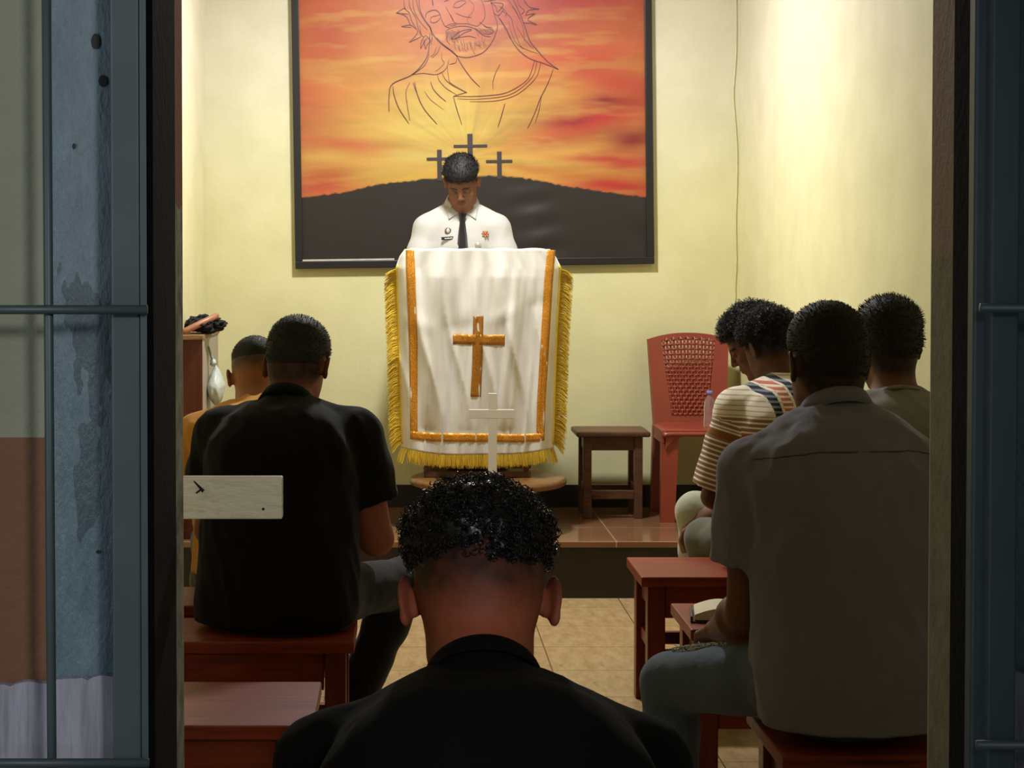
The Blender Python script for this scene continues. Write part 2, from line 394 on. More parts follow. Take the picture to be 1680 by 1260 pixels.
# ------------------------------------------------------------------ poster
SW = 343.0
def wp(px, py, off=0.0):
    p = at(px, py, SW); p.y = YB - off; return p
c00 = at(476, 0, SW); rot = R(0.8)
def poster():
    g = thing('framed_poster', 'large framed sunset poster with three crosses and a sketched bowed head', 'poster', (0, 0, 0))
    # local poster plane: u to the right, v up, origin at the lower left inner corner
    o = wp(497, 429); o.y = 0
    U = Vector((math.cos(rot), 0, math.sin(rot))); Vv = Vector((-math.sin(rot) , 0, math.cos(rot)))
    Wd = 563 / SW; Ht = 1.62
    def P(u, v, off): q = o + U * u + Vv * v; return Vector((q.x, YB - off, q.z))
    def uv(px, py):
        q = wp(px, py) - Vector((o.x, YB, o.z)); return q.dot(U), q.dot(Vv)
    # printed sheet, colours computed on a fine grid
    nx, ny = 330, 300
    uu, vv = np.meshgrid(np.linspace(0, Wd, nx + 1), np.linspace(0, Ht, ny + 1))
    px = 497 + uu * SW; py = 429 - vv * SW
    def lin(c): return np.array(srgb(*c)[:3])
    wx = px + 46 * (fbm(px / 120, py / 45) - .5); wy = py + 30 * (fbm(px / 160 + 9, py / 60 + 4) - .5)
    base = np.zeros(px.shape + (3,)); base[:] = lin((236, 138, 70))
    def blob(cx, cy, sx, sy, c, w, ang=0):
        nonlocal base
        a = R(ang); dx, dy = wx - cx, wy - cy
        X = (dx * math.cos(a) + dy * math.sin(a)) / sx; Y = (-dx * math.sin(a) + dy * math.cos(a)) / sy
        k = np.clip(w * np.exp(-(X * X + Y * Y)), 0, 1)[..., None]; base = base * (1 - k) + lin(c) * k
    for b in ((600, -60, 420, 70, (214, 78, 74), .9), (960, 0, 170, 70, (216, 84, 78), .95), (850, 60, 110, 60, (205, 96, 92), .6), (500, 190, 60, 110, (232, 92, 74), .9),
              (620, 60, 70, 60, (238, 150, 76), .8), (590, 110, 60, 40, (244, 172, 88), .7), (545, 60, 50, 60, (226, 98, 76), .7), (700, 110, 60, 50, (222, 130, 96), .6),
              (760, 220, 230, 80, (246, 208, 104), 1.0), (730, 200, 90, 60, (250, 220, 118), .8), (830, 150, 70, 50, (238, 176, 88), .6), (760, 275, 270, 40, (248, 204, 96), .95),
              (560, 245, 90, 14, (240, 120, 80), .8, 8), (540, 300, 60, 22, (228, 80, 66), .95, -4), (560, 268, 90, 9, (250, 190, 96), .8, 4), (700, 292, 130, 14, (250, 196, 84), .8),
              (960, 110, 90, 26, (230, 92, 72), .8, -8), (990, 145, 120, 24, (222, 74, 66), .85, 6), (1030, 60, 50, 50, (232, 120, 84), .6), (930, 150, 60, 22, (240, 160, 84), .6, 10),
              (985, 205, 130, 26, (220, 62, 60), .95, -14), (905, 238, 50, 12, (232, 110, 70), .6, -20), (1000, 178, 42, 10, (176, 52, 62), .95), (940, 210, 34, 8, (190, 58, 62), .8, -10),
              (1040, 236, 46, 18, (170, 46, 58), .95, -6), (1010, 268, 110, 16, (216, 60, 58), .9, 4), (930, 252, 60, 9, (250, 190, 92), .8, -6), (920, 290, 110, 8, (244, 150, 70), .8, 3),
              (1010, 312, 100, 15, (224, 62, 56), .95, 4), (880, 300, 70, 7, (246, 176, 80), .7), (700, 262, 60, 10, (252, 226, 130), .8, -3)):
        blob(*b)
    # rays spreading from behind the crosses
    ang = np.arctan2(py - 262, px - 770); rr = np.hypot(px - 770, py - 262)
    ray = (fbm(ang * 9 + 3, np.zeros_like(ang) + 2.2) - .5) * np.exp(-(rr / 190) ** 2) * 0.9
    base = base * (1 + ray[..., None] * .55)
    str_ = fbm(px / 110 + 5, py / 16, oct=5) - .5
    base = base * (1 + .34 * str_[..., None])
    yr = lin((252, 206, 110)); k = np.clip((fbm(px / 90 + 20, py / 13 + 3) - .56) * 3, 0, .5)[..., None] * np.exp(-((px - 740) / 300) ** 2)[..., None]
    base = base * (1 - k) + yr * k
    hx = [490, 530, 560, 600, 640, 680, 720, 760, 800, 840, 880, 920, 960, 1000, 1040, 1062]
    hy = [323, 320, 317, 308, 302, 298, 295, 292, 292, 294, 300, 309, 316, 322, 328, 330]
    hill = np.interp(px, hx, hy) + 2.5 * (vnoise(px / 6, px * 0) - .5)
    k = np.clip((py - hill) / 1.6, 0, 1)[..., None]
    base = base * (1 - k) + (lin((66, 54, 46)) * (1 + .15 * (fbm(px / 60, py / 60)[..., None] - .5))) * k
    base = np.clip(base, 0, 1) * .47 + np.array([.0, .003, .005])
    # gentle wrinkles in the hung vinyl
    wr = 0.0035 * np.exp(-((px - 870 - (py - 330) * .25) / 34) ** 2) * np.sin(py / 6.5 + px / 40.0) * np.clip((py - 300) / 30, 0, 1)
    wr += 0.0022 * np.exp(-((px - 1046) / 14) ** 2) * np.sin(py / 11.0) + 0.0015 * (fbm(px / 70, py / 70) - .5) * 2
    V = [P(a, b, 0.018 + w) for a, b, w in zip(uu.ravel(), vv.ravel(), wr.ravel())]
    idx = np.arange((nx + 1) * (ny + 1)).reshape(ny + 1, nx + 1)
    Fc = np.stack([idx[:-1, :-1], idx[:-1, 1:], idx[1:, 1:], idx[1:, :-1]], -1).reshape(-1, 4)
    me = bpy.data.meshes.new('printed_sheet'); me.from_pydata([tuple(v) for v in V], [], Fc.tolist()); me.update()
    ca = me.color_attributes.new('print', 'FLOAT_COLOR', 'POINT')
    ca.data.foreach_set('color', np.concatenate([base, np.ones(base.shape[:2] + (1,))], -1).reshape(-1).astype(np.float32))
    t = NT('printed_vinyl'); a = t.n('ShaderNodeAttribute', attribute_name='print'); t.set(a.outputs['Color'], 0.42, 0, 0.35); t.b.inputs['Base Color'].default_value = (1, 1, 1, 1)
    sh = link('printed_sheet', me, t.m, g)
    backing = bmesh.new(); box(backing, (0, 0, 0), (Wd, .006, Ht)); bo = obj('backing_board', backing, M['black_paint'], g)
    bo.location = P(0, 0, 0.0075); bo.rotation_euler = (0, -rot, 0)
    # frame bars
    FW = 12 / SW
    for nm, (u0, v0, u1, v1) in (('frame', (-FW, -FW, Wd + FW, 0)), ('frame', (-FW, 0, 0, Ht)), ('frame', (Wd, 0, Wd + FW, Ht)), ('frame', (-FW, Ht, Wd + FW, Ht + FW))):
        bm = bmesh.new(); box(bm, (u0, -0.034, v0), (u1, -0.002, v1), 0.003); f = obj(nm, bm, M['black_paint'], g)
        f.location = P(0, 0, 0.0); f.rotation_euler = (0, -rot, 0)
    bm = bmesh.new(); box(bm, (0.0, -.026, 0.001), (150 / SW, -.023, 0.009)); f = obj('white_edge', bm, simple('white_strip', srgb(190, 188, 180), .5), g)
    f.location = P(0, 0, 0); f.rotation_euler = (0, -rot, 0)
    # crosses of the print
    t = NT('print_dark'); t.set(srgb(52, 42, 42), .5); pd = t.m
    for cx, top, base_, x0, x1, yb, w in ((771, 220, 262, 744, 799, 240, 8), (721, 246, 297, 700, 742, 261, 7), (819, 249, 294, 797, 840, 265, 7)):
        bm = bmesh.new()
        for kq, (a0, b0, a1, b1) in enumerate(((cx - w / 2, base_, cx + w / 2, top), (x0, yb + 2.6, x1, yb - 2.6))):
            u0, v0 = uv(a0, b0); u1, v1 = uv(a1, b1)
            oz = .0206 + kq * .0006
            bm.faces.new([bm.verts.new(P(*q, oz)) for q in ((u0, v0), (u1, v0), (u1, v1), (u0, v1))])
        obj('printed_cross', bm, pd, g)
    # sketched head and robe: lines in the crop frame x = 620 + .1845 X, y = .1846 Y
    L = [
     (2.6, [(462,300),(448,470),(400,570),(300,670),(130,750),(100,860),(100,995)]), (1.6, [(300,670),(400,600),(440,540),(455,480)]),
     (2.0, [(135,770),(145,850),(190,970),(275,1100)]), (1.5, [(285,735),(250,820),(260,930),(285,1075)]), (2.0, [(325,730),(350,840),(410,970),(525,1105)]),
     (1.2, [(312,740),(345,830)]), (1.8, [(468,730),(490,790),(540,850),(605,905)]), (.9, [(415,815),(470,890),(590,980)]),
     (1.5, [(300,668),(400,655),(520,665),(600,620),(625,560),(628,535)]), (1.3, [(530,668),(545,720),(610,790),(700,845)]), (1.3, [(570,650),(600,710),(660,760),(790,828)]),
     (1.5, [(618,600),(628,690),(650,745),(790,825)]), (1.5, [(790,822),(670,858)]), (1.8, [(670,858),(830,860),(1000,850),(1130,830),(1250,770),(1340,690),(1390,540)]),
     (1.3, [(705,880),(850,885),(1050,870),(1180,840),(1290,770),(1380,670),(1412,545)]), (1.3, [(815,905),(960,905),(1100,890),(1230,845),(1330,770),(1410,680),(1445,560)]),
     (2.0, [(670,858),(700,970),(745,1110)]), (2.0, [(1127,925),(1100,1020),(1065,1135)]), (1.8, [(1555,620),(1510,740),(1440,880),(1395,1000),(1328,1145)]), (1.2, [(1450,860),(1430,980),(1395,1095)]),
     (2.2, [(700,500),(750,590),(830,700),(905,775)]), (1.5, [(1085,575),(1045,650),(1022,730),(1022,795)]),
     (2.2, [(365,0),(375,90),(410,170),(460,240),(490,310),(560,390),(640,450),(700,500)]), (2.0, [(700,500),(780,515),(860,500),(940,465),(1010,380),(1050,290),(1060,220),(1030,120),(1000,0)]),
     (1.6, [(915,0),(945,80),(945,170),(880,240)]), (1.6, [(1000,30),(1045,60),(1060,110),(1100,70),(1110,40),(1060,30),(1000,30)]), (1.4, [(1025,120),(1070,140),(1115,90)]),
     (2.2, [(425,165),(430,125),(470,100),(515,95),(545,120),(560,160)]), (1.8, [(465,185),(480,205),(520,200),(555,165)]), (1.5, [(465,180),(480,155),(520,145),(548,135)]),
     (2.6, [(590,18),(630,0)]), (1.8, [(668,68),(720,70),(785,25)]), (1.4, [(668,60),(690,30),(740,10),(780,15)]),
     (1.4, [(485,0),(490,55)]), (1.6, [(560,160),(575,200),(600,240),(640,250)]), (1.6, [(600,240),(640,220),(680,215),(690,205)]), (1.4, [(640,235),(680,230),(700,220)]),
     (1.2, [(600,60),(650,150),(690,210),(790,215),(880,240)]), (1.2, [(690,120),(760,150),(830,160)]), (1.0, [(800,0),(850,50),(840,110),(795,170),(810,220)]), (1.2, [(640,130),(670,190)]),
     (2.0, [(650,350),(720,290),(800,265),(830,270),(760,300),(700,345),(650,350)]), (1.6, [(610,270),(700,240),(800,240),(880,270),(940,320),(1000,330)]), (1.4, [(620,300),(612,360),(640,400)]),
     (1.4, [(720,340),(800,325),(870,340)]), (1.2, [(900,200),(960,240),(1010,250),(1020,290),(980,310),(940,300)]), (1.2, [(940,240),(1000,260),(1040,300)]),
     (1.6, [(230,0),(240,80),(280,120),(300,190),(350,270)]), (2.0, [(165,120),(230,80),(245,90)]), (2.0, [(165,120),(270,130)]), (1.8, [(165,120),(250,150),(290,230)]), (2.0, [(210,240),(290,228),(340,265)]), (1.4, [(210,240),(300,250)]),
     (2.0, [(280,380),(345,310),(352,270)]), (1.8, [(280,380),(385,330)]), (2.0, [(380,435),(385,380),(410,330)]), (1.8, [(380,435),(400,400),(415,360)]), (2.0, [(425,440),(412,380),(440,340)]), (1.8, [(425,440),(440,400),(470,370)]),
     (1.6, [(275,0),(290,80),(340,170),(360,260),(400,330),(430,320),(470,370)]), (1.4, [(310,0),(320,90),(370,190),(440,270)]), (1.4, [(340,0),(370,110),(430,210),(465,250)]), (1.2, [(370,230),(380,290),(378,330)]), (1.8, [(462,240),(482,330),(470,400)]),
     (2.6, [(1200,0),(1230,60),(1270,150),(1310,260),(1350,370),(1430,470),(1510,555),(1600,620)]), (2.2, [(1600,620),(1530,590),(1450,560),(1340,520),(1250,450),(1180,350),(1140,260),(1080,170)]),
     (1.3, [(1060,140),(1110,220),(1180,350)]), (1.4, [(1100,100),(1180,160),(1200,240),(1250,380),(1290,440)]), (1.2, [(1160,190),(1190,310),(1240,400),(1330,450),(1420,480)]), (1.2, [(1190,60),(1250,150),(1290,260),(1300,370)]), (1.2, [(1230,240),(1300,350),(1380,440)]), (1.4, [(940,20),(1050,0)]),
     (1.2, [(1130,150),(1140,110),(1080,60)]), (1.3, [(1150,0),(1210,80),(1260,180)]), (1.8, [(1300,20),(1350,70),(1430,85),(1340,95),(1310,140)]), (1.8, [(1310,140),(1395,125),(1340,160),(1330,185)]), (1.8, [(1330,185),(1410,225),(1350,210),(1290,210)]), (1.4, [(1240,0),(1250,50),(1300,100),(1270,130)]), (1.6, [(1290,0),(1330,50)]),
     (1.3, [(520,420),(500,480),(465,510)]), (1.3, [(555,405),(530,470),(480,520)]), (1.2, [(570,470),(568,530),(590,560),(560,600),(510,640)]), (1.5, [(635,575),(690,560),(700,520)]), (2.6, [(520,340),(580,400),(660,460),(705,505)]),
    ]
    # the crown of the head and the plaited thorns above
    L += [(2.2, [(230,0),(235,-150),(330,-330),(520,-450),(760,-490),(980,-430),(1120,-290),(1190,-130),(1200,0)]), (1.8, [(365,0),(370,-110),(430,-190),(600,-230),(800,-215),(930,-150),(1000,0)]),
          (1.8, [(240,-60),(360,-190),(560,-270),(800,-265),(1000,-190),(1180,-50)]), (1.6, [(250,-110),(380,-240),(580,-320),(820,-310),(1020,-230),(1180,-110)]),
          (1.5, [(300,-130),(420,-250),(470,-220),(600,-300),(650,-260),(800,-300),(860,-240),(1000,-240),(1060,-170)]), (1.4, [(490,55),(470,-60),(480,-120)]), (2.2, [(630,0),(700,-30),(790,-30)]),
          (1.4, [(275,0),(270,-120),(340,-240)]), (1.4, [(310,0),(310,-100),(370,-200)]), (1.4, [(1240,0),(1220,-100),(1150,-180)]), (1.6, [(1290,0),(1260,-90),(1330,-120),(1240,-130),(1200,-180)]),
          (1.6, [(230,-60),(150,-90),(225,-110)]), (1.6, [(300,-200),(240,-280),(340,-250)]), (1.6, [(520,-320),(500,-400),(570,-335)]), (1.6, [(780,-320),(810,-400),(840,-315)]), (1.6, [(1040,-230),(1110,-290),(1090,-200)])]
    for i in range(26):   # beard hairs
        x = 650 + i * 12; y0 = 400 + random.uniform(-40, 30) - (abs(i - 13) ** 1.6) * .9; ln = random.uniform(40, 75)
        L.append((.9, [(x, y0), (x + random.uniform(-6, 10), y0 + ln * .5), (x + random.uniform(0, 22), y0 + ln)]))
    for i in range(18):
        x = 600 + i * 7; L.append((.8, [(x, 275 + random.uniform(-10, 10)), (x + 4, 310), (x + random.uniform(-8, 8), 345 + random.uniform(0, 30))]))
    for i in range(14):
        x = 860 + i * 10; L.append((.7, [(x, 250 + random.uniform(-10, 15)), (x + 14, 275 + random.uniform(0, 10)), (x + 30, 300 + random.uniform(0, 40))]))
    bm = bmesh.new()
    for w, pts in L:
        pts = [uv(620 + .1845 * x, .1846 * y) for x, y in pts]
        c = catmull(pts, 5); n = len(c); prev = None
        for i, q in enumerate(c):
            d = c[min(i + 1, n - 1)] - c[max(i - 1, 0)]; d = d / (np.hypot(*d) + 1e-9)
            hw = w * .35 / SW * (0.45 + .55 * math.sin(math.pi * min(1, max(0, .08 + .84 * i / (n - 1)))))
            a = bm.verts.new(P(q[0] - d[1] * hw, q[1] + d[0] * hw, .0212)); b = bm.verts.new(P(q[0] + d[1] * hw, q[1] - d[0] * hw, .0212))
            if prev: bm.faces.new((prev[0], a, b, prev[1]))
            prev = (a, b)
    t = NT('print_line'); t.set(srgb(92, 36, 38), .5)
    obj('line_drawing', bm, t.m, g)
poster()

# ------------------------------------------------------------------ benches
def bench(label, x0, x1, y0, y1, h=0.45, group=None, legw=0.055, name='wooden_bench', mat=None):
    g = thing(name, label, 'bench', ((x0 + x1) / 2, (y0 + y1) / 2, 0)); mt = mat or M['bench']; mu = M['bench_y'] if mat is None else mat
    w, d = (x1 - x0) / 2, (y1 - y0) / 2
    boxo('seat', (-w, -d, h - .032), (w, d, h), mt, g, .004)
    for sx in (-1, 1):
        for sy in (-1, 1):
            cx, cy = sx * (w - .05), sy * (d - .05)
            boxo('leg', (cx - legw / 2, cy - legw / 2, 0), (cx + legw / 2, cy + legw / 2, h - .033), mu, g, .003)
    for sy in (-1, 1):
        boxo('apron', (-w + .08, sy * (d - .05) - .011, h - .135), (w - .08, sy * (d - .05) + .011, h - .033), mt, g, .002)
        boxo('stretcher', (-w + .08, sy * (d - .05) - .014, .175), (w - .08, sy * (d - .05) + .014, .215), mt, g, .003)
    for sx in (-1, 1):
        boxo('apron', (sx * (w - .05) - .011, -d + .08, h - .115), (sx * (w - .05) + .011, d - .08, h - .033), mu, g, .002)
        boxo('stretcher', (sx * (w - .05) - .013, -d + .08, .20), (sx * (w - .05) + .013, d - .08, .24), mu, g, .003)
    return g
bench('varnished wooden bench with bare left end showing, farthest of the right benches by the dais', 0.728, 1.56, 5.60, 5.98)
bench('varnished wooden bench carrying the open book', 0.755, 1.56, 4.80, 5.17)
bench('varnished wooden bench the man in the plain grey shirt and ripped jeans sits on', 0.742, 1.56, 3.56, 3.95)
bench('varnished wooden bench the man in the black shirt sits on', -0.90, -0.130, 4.69, 5.01, .44)
bench('empty varnished wooden bench nearest the camera on the left', -0.90, -0.192, 3.80, 4.20)
bench('varnished wooden bench the man in the mustard shirt sits on', -0.93, -0.36, 5.42, 5.74, .395)
bench('varnished wooden bench under the curly-haired man seen in profile', 0.98, 1.50, 6.15, 6.50)
bench('wooden bench in the doorway under the man seated nearest the camera', -0.18, 0.52, 1.98, 2.26, .385)

# ------------------------------------------------------------------ stool
p0, p1 = at(945, 706, 359), at(1066, 706, 359)
g = thing('wooden_stool', 'dark brown square wooden stool on the dais beside the red chair', 'stool', ((p0.x + p1.x) / 2, 8.47, ZP))
w = (p1.x - p0.x) / 2
boxo('seat', (-w, -.15, .375), (w, .15, .40), M['dark_wood'], g, .008)
for sx in (-1, 1):
    for sy in (-1, 1):
        bm = bmesh.new(); cx, cy = sx * (w - .052), sy * .108
        box(bm, (cx - .019, cy - .019, 0), (cx + .019, cy + .019, .374), .003); obj('leg', bm, M['dark_wood'], g)
for sy in (-1, 1):
    boxo('apron', (-w + .07, sy * .108 - .01, .312), (w - .07, sy * .108 + .01, .374), M['dark_wood'], g, .002)
    boxo('rung', (-w + .07, sy * .108 - .011, .088), (w - .07, sy * .108 + .011, .128), M['dark_wood'], g, .003)
for sx in (-1, 1):
    boxo('apron', (sx * (w - .052) - .01, -.09, .312), (sx * (w - .052) + .01, .09, .374), M['dark_wood'], g, .002)
    boxo('rung', (sx * (w - .052) - .011, -.09, .11), (sx * (w - .052) + .011, .09, .15), M['dark_wood'], g, .003)

# ------------------------------------------------------------------ red plastic chair
def chair():
    red = simple('red_brown_plastic', srgb(134, 56, 40), 0.38, var=.05, scale=6)
    xc = at(1140, 700, 356).x
    g = thing('plastic_chair', 'red-brown plastic chair with woven-pattern backrest on the dais', 'chair', (xc, 8.40, ZP))
    # seat, slightly dished
    n = 20; V, Fc = [], []
    def outline(t): return 0.185 + 0.012 * t
    bm = bmesh.new(); rows = []
    for j in range(n + 1):
        y = -.19 + .37 * j / n; r = []
        for i in range(n + 1):
            s = -1 + 2 * i / n; x = s * (0.178 - .01 * j / n)
            z = .425 - .012 * (1 - s * s) * (1 - ((j / n) * 2 - 1) ** 2) - .02 * max(0, 1 - j / 2.0) - .008 * max(0, abs(s) - .85) / .15
            r.append(bm.verts.new((x, y, z)))
        rows.append(r)
    for a, b in zip(rows, rows[1:]):
        for i in range(n): bm.faces.new((a[i], a[i + 1], b[i + 1], b[i]))
    r = bmesh.ops.extrude_face_region(bm, geom=list(bm.faces))
    bmesh.ops.translate(bm, vec=(0, 0, -.016), verts=[v for v in r['geom'] if isinstance(v, bmesh.types.BMVert)])
    bmesh.ops.recalc_face_normals(bm, faces=bm.faces[:])
    obj('seat', bm, red, g, True)
    # skirt under the seat with arch
    bm = bmesh.new()
    for y0, y1, x0, x1 in ((-.182, -.170, -.165, .165), (.165, .177, -.15, .15)):
        m = 24; fr = []; 
        for i in range(m + 1):
            x = x0 + (x1 - x0) * i / m; s = abs(2 * i / m - 1)
            zb = .33 + .06 * (1 - s ** 5) if y0 < 0 else .36
            fr.append([bm.verts.new((x, y, z)) for y in (y0, y1) for z in (zb, .415)])
        for a, b in zip(fr, fr[1:]):
            bm.faces.new((a[0], b[0], b[1], a[1])); bm.faces.new((a[2], a[3], b[3], b[2])); bm.faces.new((a[0], a[2], b[2], b[0])); bm.faces.new((a[1], b[1], b[3], a[3]))
    for sx in (-1, 1): box(bm, (sx * .172 - .006, -.17, .355), (sx * .172 + .006, .17, .415), .003)
    obj('skirt', bm, red, g)
    # legs: tapering troughs
    for sx in (-1, 1):
        for y0, yb, w0, w1 in ((-.165, -.185, .078, .064), (.165, .20, .06, .05)):
            bm = bmesh.new(); prev = None
            for k in range(6):
                f = k / 5; z = .41 * (1 - f); w_ = w0 + (w1 - w0) * f; xo = sx * (.180 + .006 * f); yo = y0 + (yb - y0) * f; dpt = .05 * (1 - .2 * f)
                s_ = 1 if y0 < 0 else -1
                ring = [(xo, yo), (xo - sx * w_, yo), (xo - sx * w_, yo + s_ * .008), (xo - sx * .009, yo + s_ * .008), (xo - sx * .009, yo + s_ * dpt), (xo, yo + s_ * dpt)]
                ring = [bm.verts.new((a, b, z)) for a, b in ring]
                if prev:
                    for i in range(6): bm.faces.new((prev[i], prev[(i + 1) % 6], ring[(i + 1) % 6], ring[i]))
                else: bm.faces.new(ring[::-1])
                prev = ring
            bm.faces.new(prev); bmesh.ops.recalc_face_normals(bm, faces=bm.faces[:]); obj('leg', bm, red, g)
    # backrest: surface function, frame border and woven middle
    Z0, Z1 = .40, .81
    def back(s, tt):
        z = Z0 + (Z1 - Z0) * tt; half = .168 + .022 * tt
        top = .030 * (1 - abs(s) ** 2.2) * max(0, (tt - .75) / .25)
        return Vector((s * half, .165 + .085 * tt + .02 * (s * s) * -1, z + top - .0))
    def patch(bm, s0, s1, t0, t1, n1=12, n2=12, th=.010, fs=None):
        G = []
        for j in range(n2 + 1):
            tt = t0 + (t1 - t0) * j / n2; G.append([bm.verts.new(back(s0(tt) + (s1(tt) - s0(tt)) * i / n1, tt)) for i in range(n1 + 1)])
        fs_ = [bm.faces.new((G[j][i], G[j][i + 1], G[j + 1][i + 1], G[j + 1][i])) for j in range(n2) for i in range(n1)]
        r = bmesh.ops.extrude_face_region(bm, geom=fs_); bmesh.ops.translate(bm, vec=(0, th, 0), verts=[v for v in r['geom'] if isinstance(v, bmesh.types.BMVert)])
    bm = bmesh.new()
    inn = lambda tt: .50 + .16 * min(1, max(0, (tt - .15) / .75))
    patch(bm, lambda t: -1, lambda t: -inn(t), 0, 1); patch(bm, inn, lambda t: 1, 0, 1)
    patch(bm, lambda t: -inn(t), inn, 0, .13, 14, 4); patch(bm, lambda t: -inn(t), inn, .955, 1, 20, 4)
    bmesh.ops.recalc_face_normals(bm, faces=bm.faces[:]); fr = obj('back_frame', bm, red, g)
    bm = bmesh.new()
    for j in range(19):
        tt = .145 + .80 * j / 18; pts = []
        for i in range(57):
            s = -inn(tt) + 2 * inn(tt) * i / 56; p = back(s, tt); p.y += .006 + .004 * math.sin(math.pi * i / 56 * 14 + math.pi * j); p.z += .0
            pts.append(p)
        tube(bm, pts, .0064, 6)
    for i in range(15):
        f = -1 + 2 * (i + .5) / 15; pts = []
        for j in range(19):
            tt = .12 + .85 * j / 18; p = back(inn(tt) * f, tt); p.y += .006 + .003 * math.cos(math.pi * j + math.pi * i); pts.append(p)
        tube(bm, pts, .0060, 6)
    obj('woven_back', bm, red, g, True)
    for sx in (-1, 1):   # side flange of the back
        bm = bmesh.new(); prev = None
        for k in range(13):
            tt = k / 12; a = back(sx, tt); w_ = .05 * (1 - .55 * tt)
            ring = [bm.verts.new(q) for q in (a, a + Vector((sx * .004, w_, 0)), a + Vector((-sx * .004, w_, 0)), a + Vector((-sx * .008, .01, 0)))]
            if prev:
                for i in range(4): bm.faces.new((prev[i], prev[(i + 1) % 4], ring[(i + 1) % 4], ring[i]))
            else: bm.faces.new(ring[::-1])
            prev = ring
        bm.faces.new(prev); bmesh.ops.recalc_face_normals(bm, faces=bm.faces[:]); obj('side_flange', bm, red, g)
chair()
# water bottle on the chair seat
q = at(1157, 700, 352)
t = NT('clear_plastic'); t.set((.93, .95, .97, 1), .08); t.b.inputs['Transmission Weight'].default_value = .92; t.b.inputs['IOR'].default_value = 1.25
g = thing('water_bottle', 'clear plastic water bottle with blue cap standing on the red-brown chair', 'bottle', (q.x, 8.40, ZP + .414))
bm = bmesh.new(); lathe(bm, [(.004, 0), (.026, .0), (.028, .006), (.0275, .05), (.026, .055), (.0275, .06), (.0275, .10), (.022, .125), (.012, .142), (.0115, .152), (.0, .152)], 24); obj('bottle_body', bm, t.m, g, True)
bm = bmesh.new(); lathe(bm, [(.0, .151), (.0145, .151), (.0145, .166), (.013, .168), (0, .168)], 20); obj('cap', bm, simple('blue_cap', srgb(120, 130, 190), .4), g, True)

# ------------------------------------------------------------------ round table, lectern, cloth, white cross
TX = at(801, 780, 375).x; TZ = at(0, 783, 375).z; TY = 8.02
g = thing('round_table', 'low round wooden table on the dais under the lectern', 'table', (TX, TY, ZP))
h = TZ - ZP
bm = bmesh.new(); lathe(bm, [(0.0, h - .034), (.33, h - .034), (.342, h - .028), (.345, h - .014), (.340, h - .003), (.332, h), (0, h)], 64); obj('table_top', bm, M['table_wood'], g, True)
bm = bmesh.new(); lathe(bm, [(.0, 0.02), (.05, .02), (.04, .06), (.045, h - .035), (0, h - .035)], 20); obj('pedestal', bm, M['dark_wood'], g, True)
bm = bmesh.new(); lathe(bm, [(.0, 0), (.20, 0), (.20, .015), (.06, .03), (0, .03)], 32); obj('foot', bm, M['dark_wood'], g, True)
LX = at(783, 600, 375).x; LZ = at(0, 409, 375).z
g = thing('lectern', 'dark wooden lectern standing on the round table, draped in white satin', 'lectern', (LX, 8.08, TZ))
hh = LZ - TZ - .004
boxo('base_plate', (-.235, -.10, 0), (.235, .16, .028), M['dark_wood'], g, .004)
boxo('column', (-.14, -.03, .028), (.14, .12, hh - .16), M['dark_wood'], g, .004)
boxo('base_rail', (-.235, -.10, .040), (.235, -.085, .058), M['dark_wood'], g, .003)
for sx in (-1, 1): boxo('base_post', (sx * .215 - .012, -.098, .026), (sx * .215 + .012, -.078, .06), M['dark_wood'], g, .002)
bm = bmesh.new()
vs = box(bm, (-.30, -.105, hh - .16), (.30, .17, hh - .006), .004)
for v in bm.verts:
    if v.co.z > hh - .1: v.co.z -= (v.co.y + .105) * .40
obj('book_rest', bm, M['dark_wood'], g)

satin = NT('white_satin'); n = satin.noise(5, 4, .5, satin.coord((3, 3, .6)))
satin.set(satin.ramp(n, [(.3, srgb(200, 195, 186)), (.7, srgb(218, 214, 206))]), .24, 0, .9)
satin.b.inputs['Sheen Weight'].default_value = .3; satin.b.inputs['Anisotropic'].default_value = .5
satin.bump(satin.noise(900, 2, .5), .04, .001)
gold = NT('gold_sequin_braid'); n = gold.noise(300, 2, .5); gold.set(gold.ramp(n, [(.35, srgb(176, 104, 22)), (.55, srgb(214, 144, 40)), (.7, srgb(240, 190, 90))]), .32, .45); gold.bump(n, .8, .002)
gold2 = NT('brown_gold_glitter'); n = gold2.noise(420, 3, .6, gold2.coord((1, 1, .25))); gold2.set(gold2.ramp(n, [(.3, srgb(140, 84, 22)), (.6, srgb(182, 122, 40)), (.75, srgb(220, 170, 90))]), .35, .4); gold2.bump(n, .8, .002)
fr_ = NT('yellow_gold_fringe'); n = fr_.noise(60, 3, .6, fr_.coord((9, 9, .5))); fr_.set(fr_.ramp(n, [(.3, srgb(200, 158, 30)), (.55, srgb(238, 204, 70)), (.8, srgb(250, 230, 130))]), .45, .15)
SC = 375.0
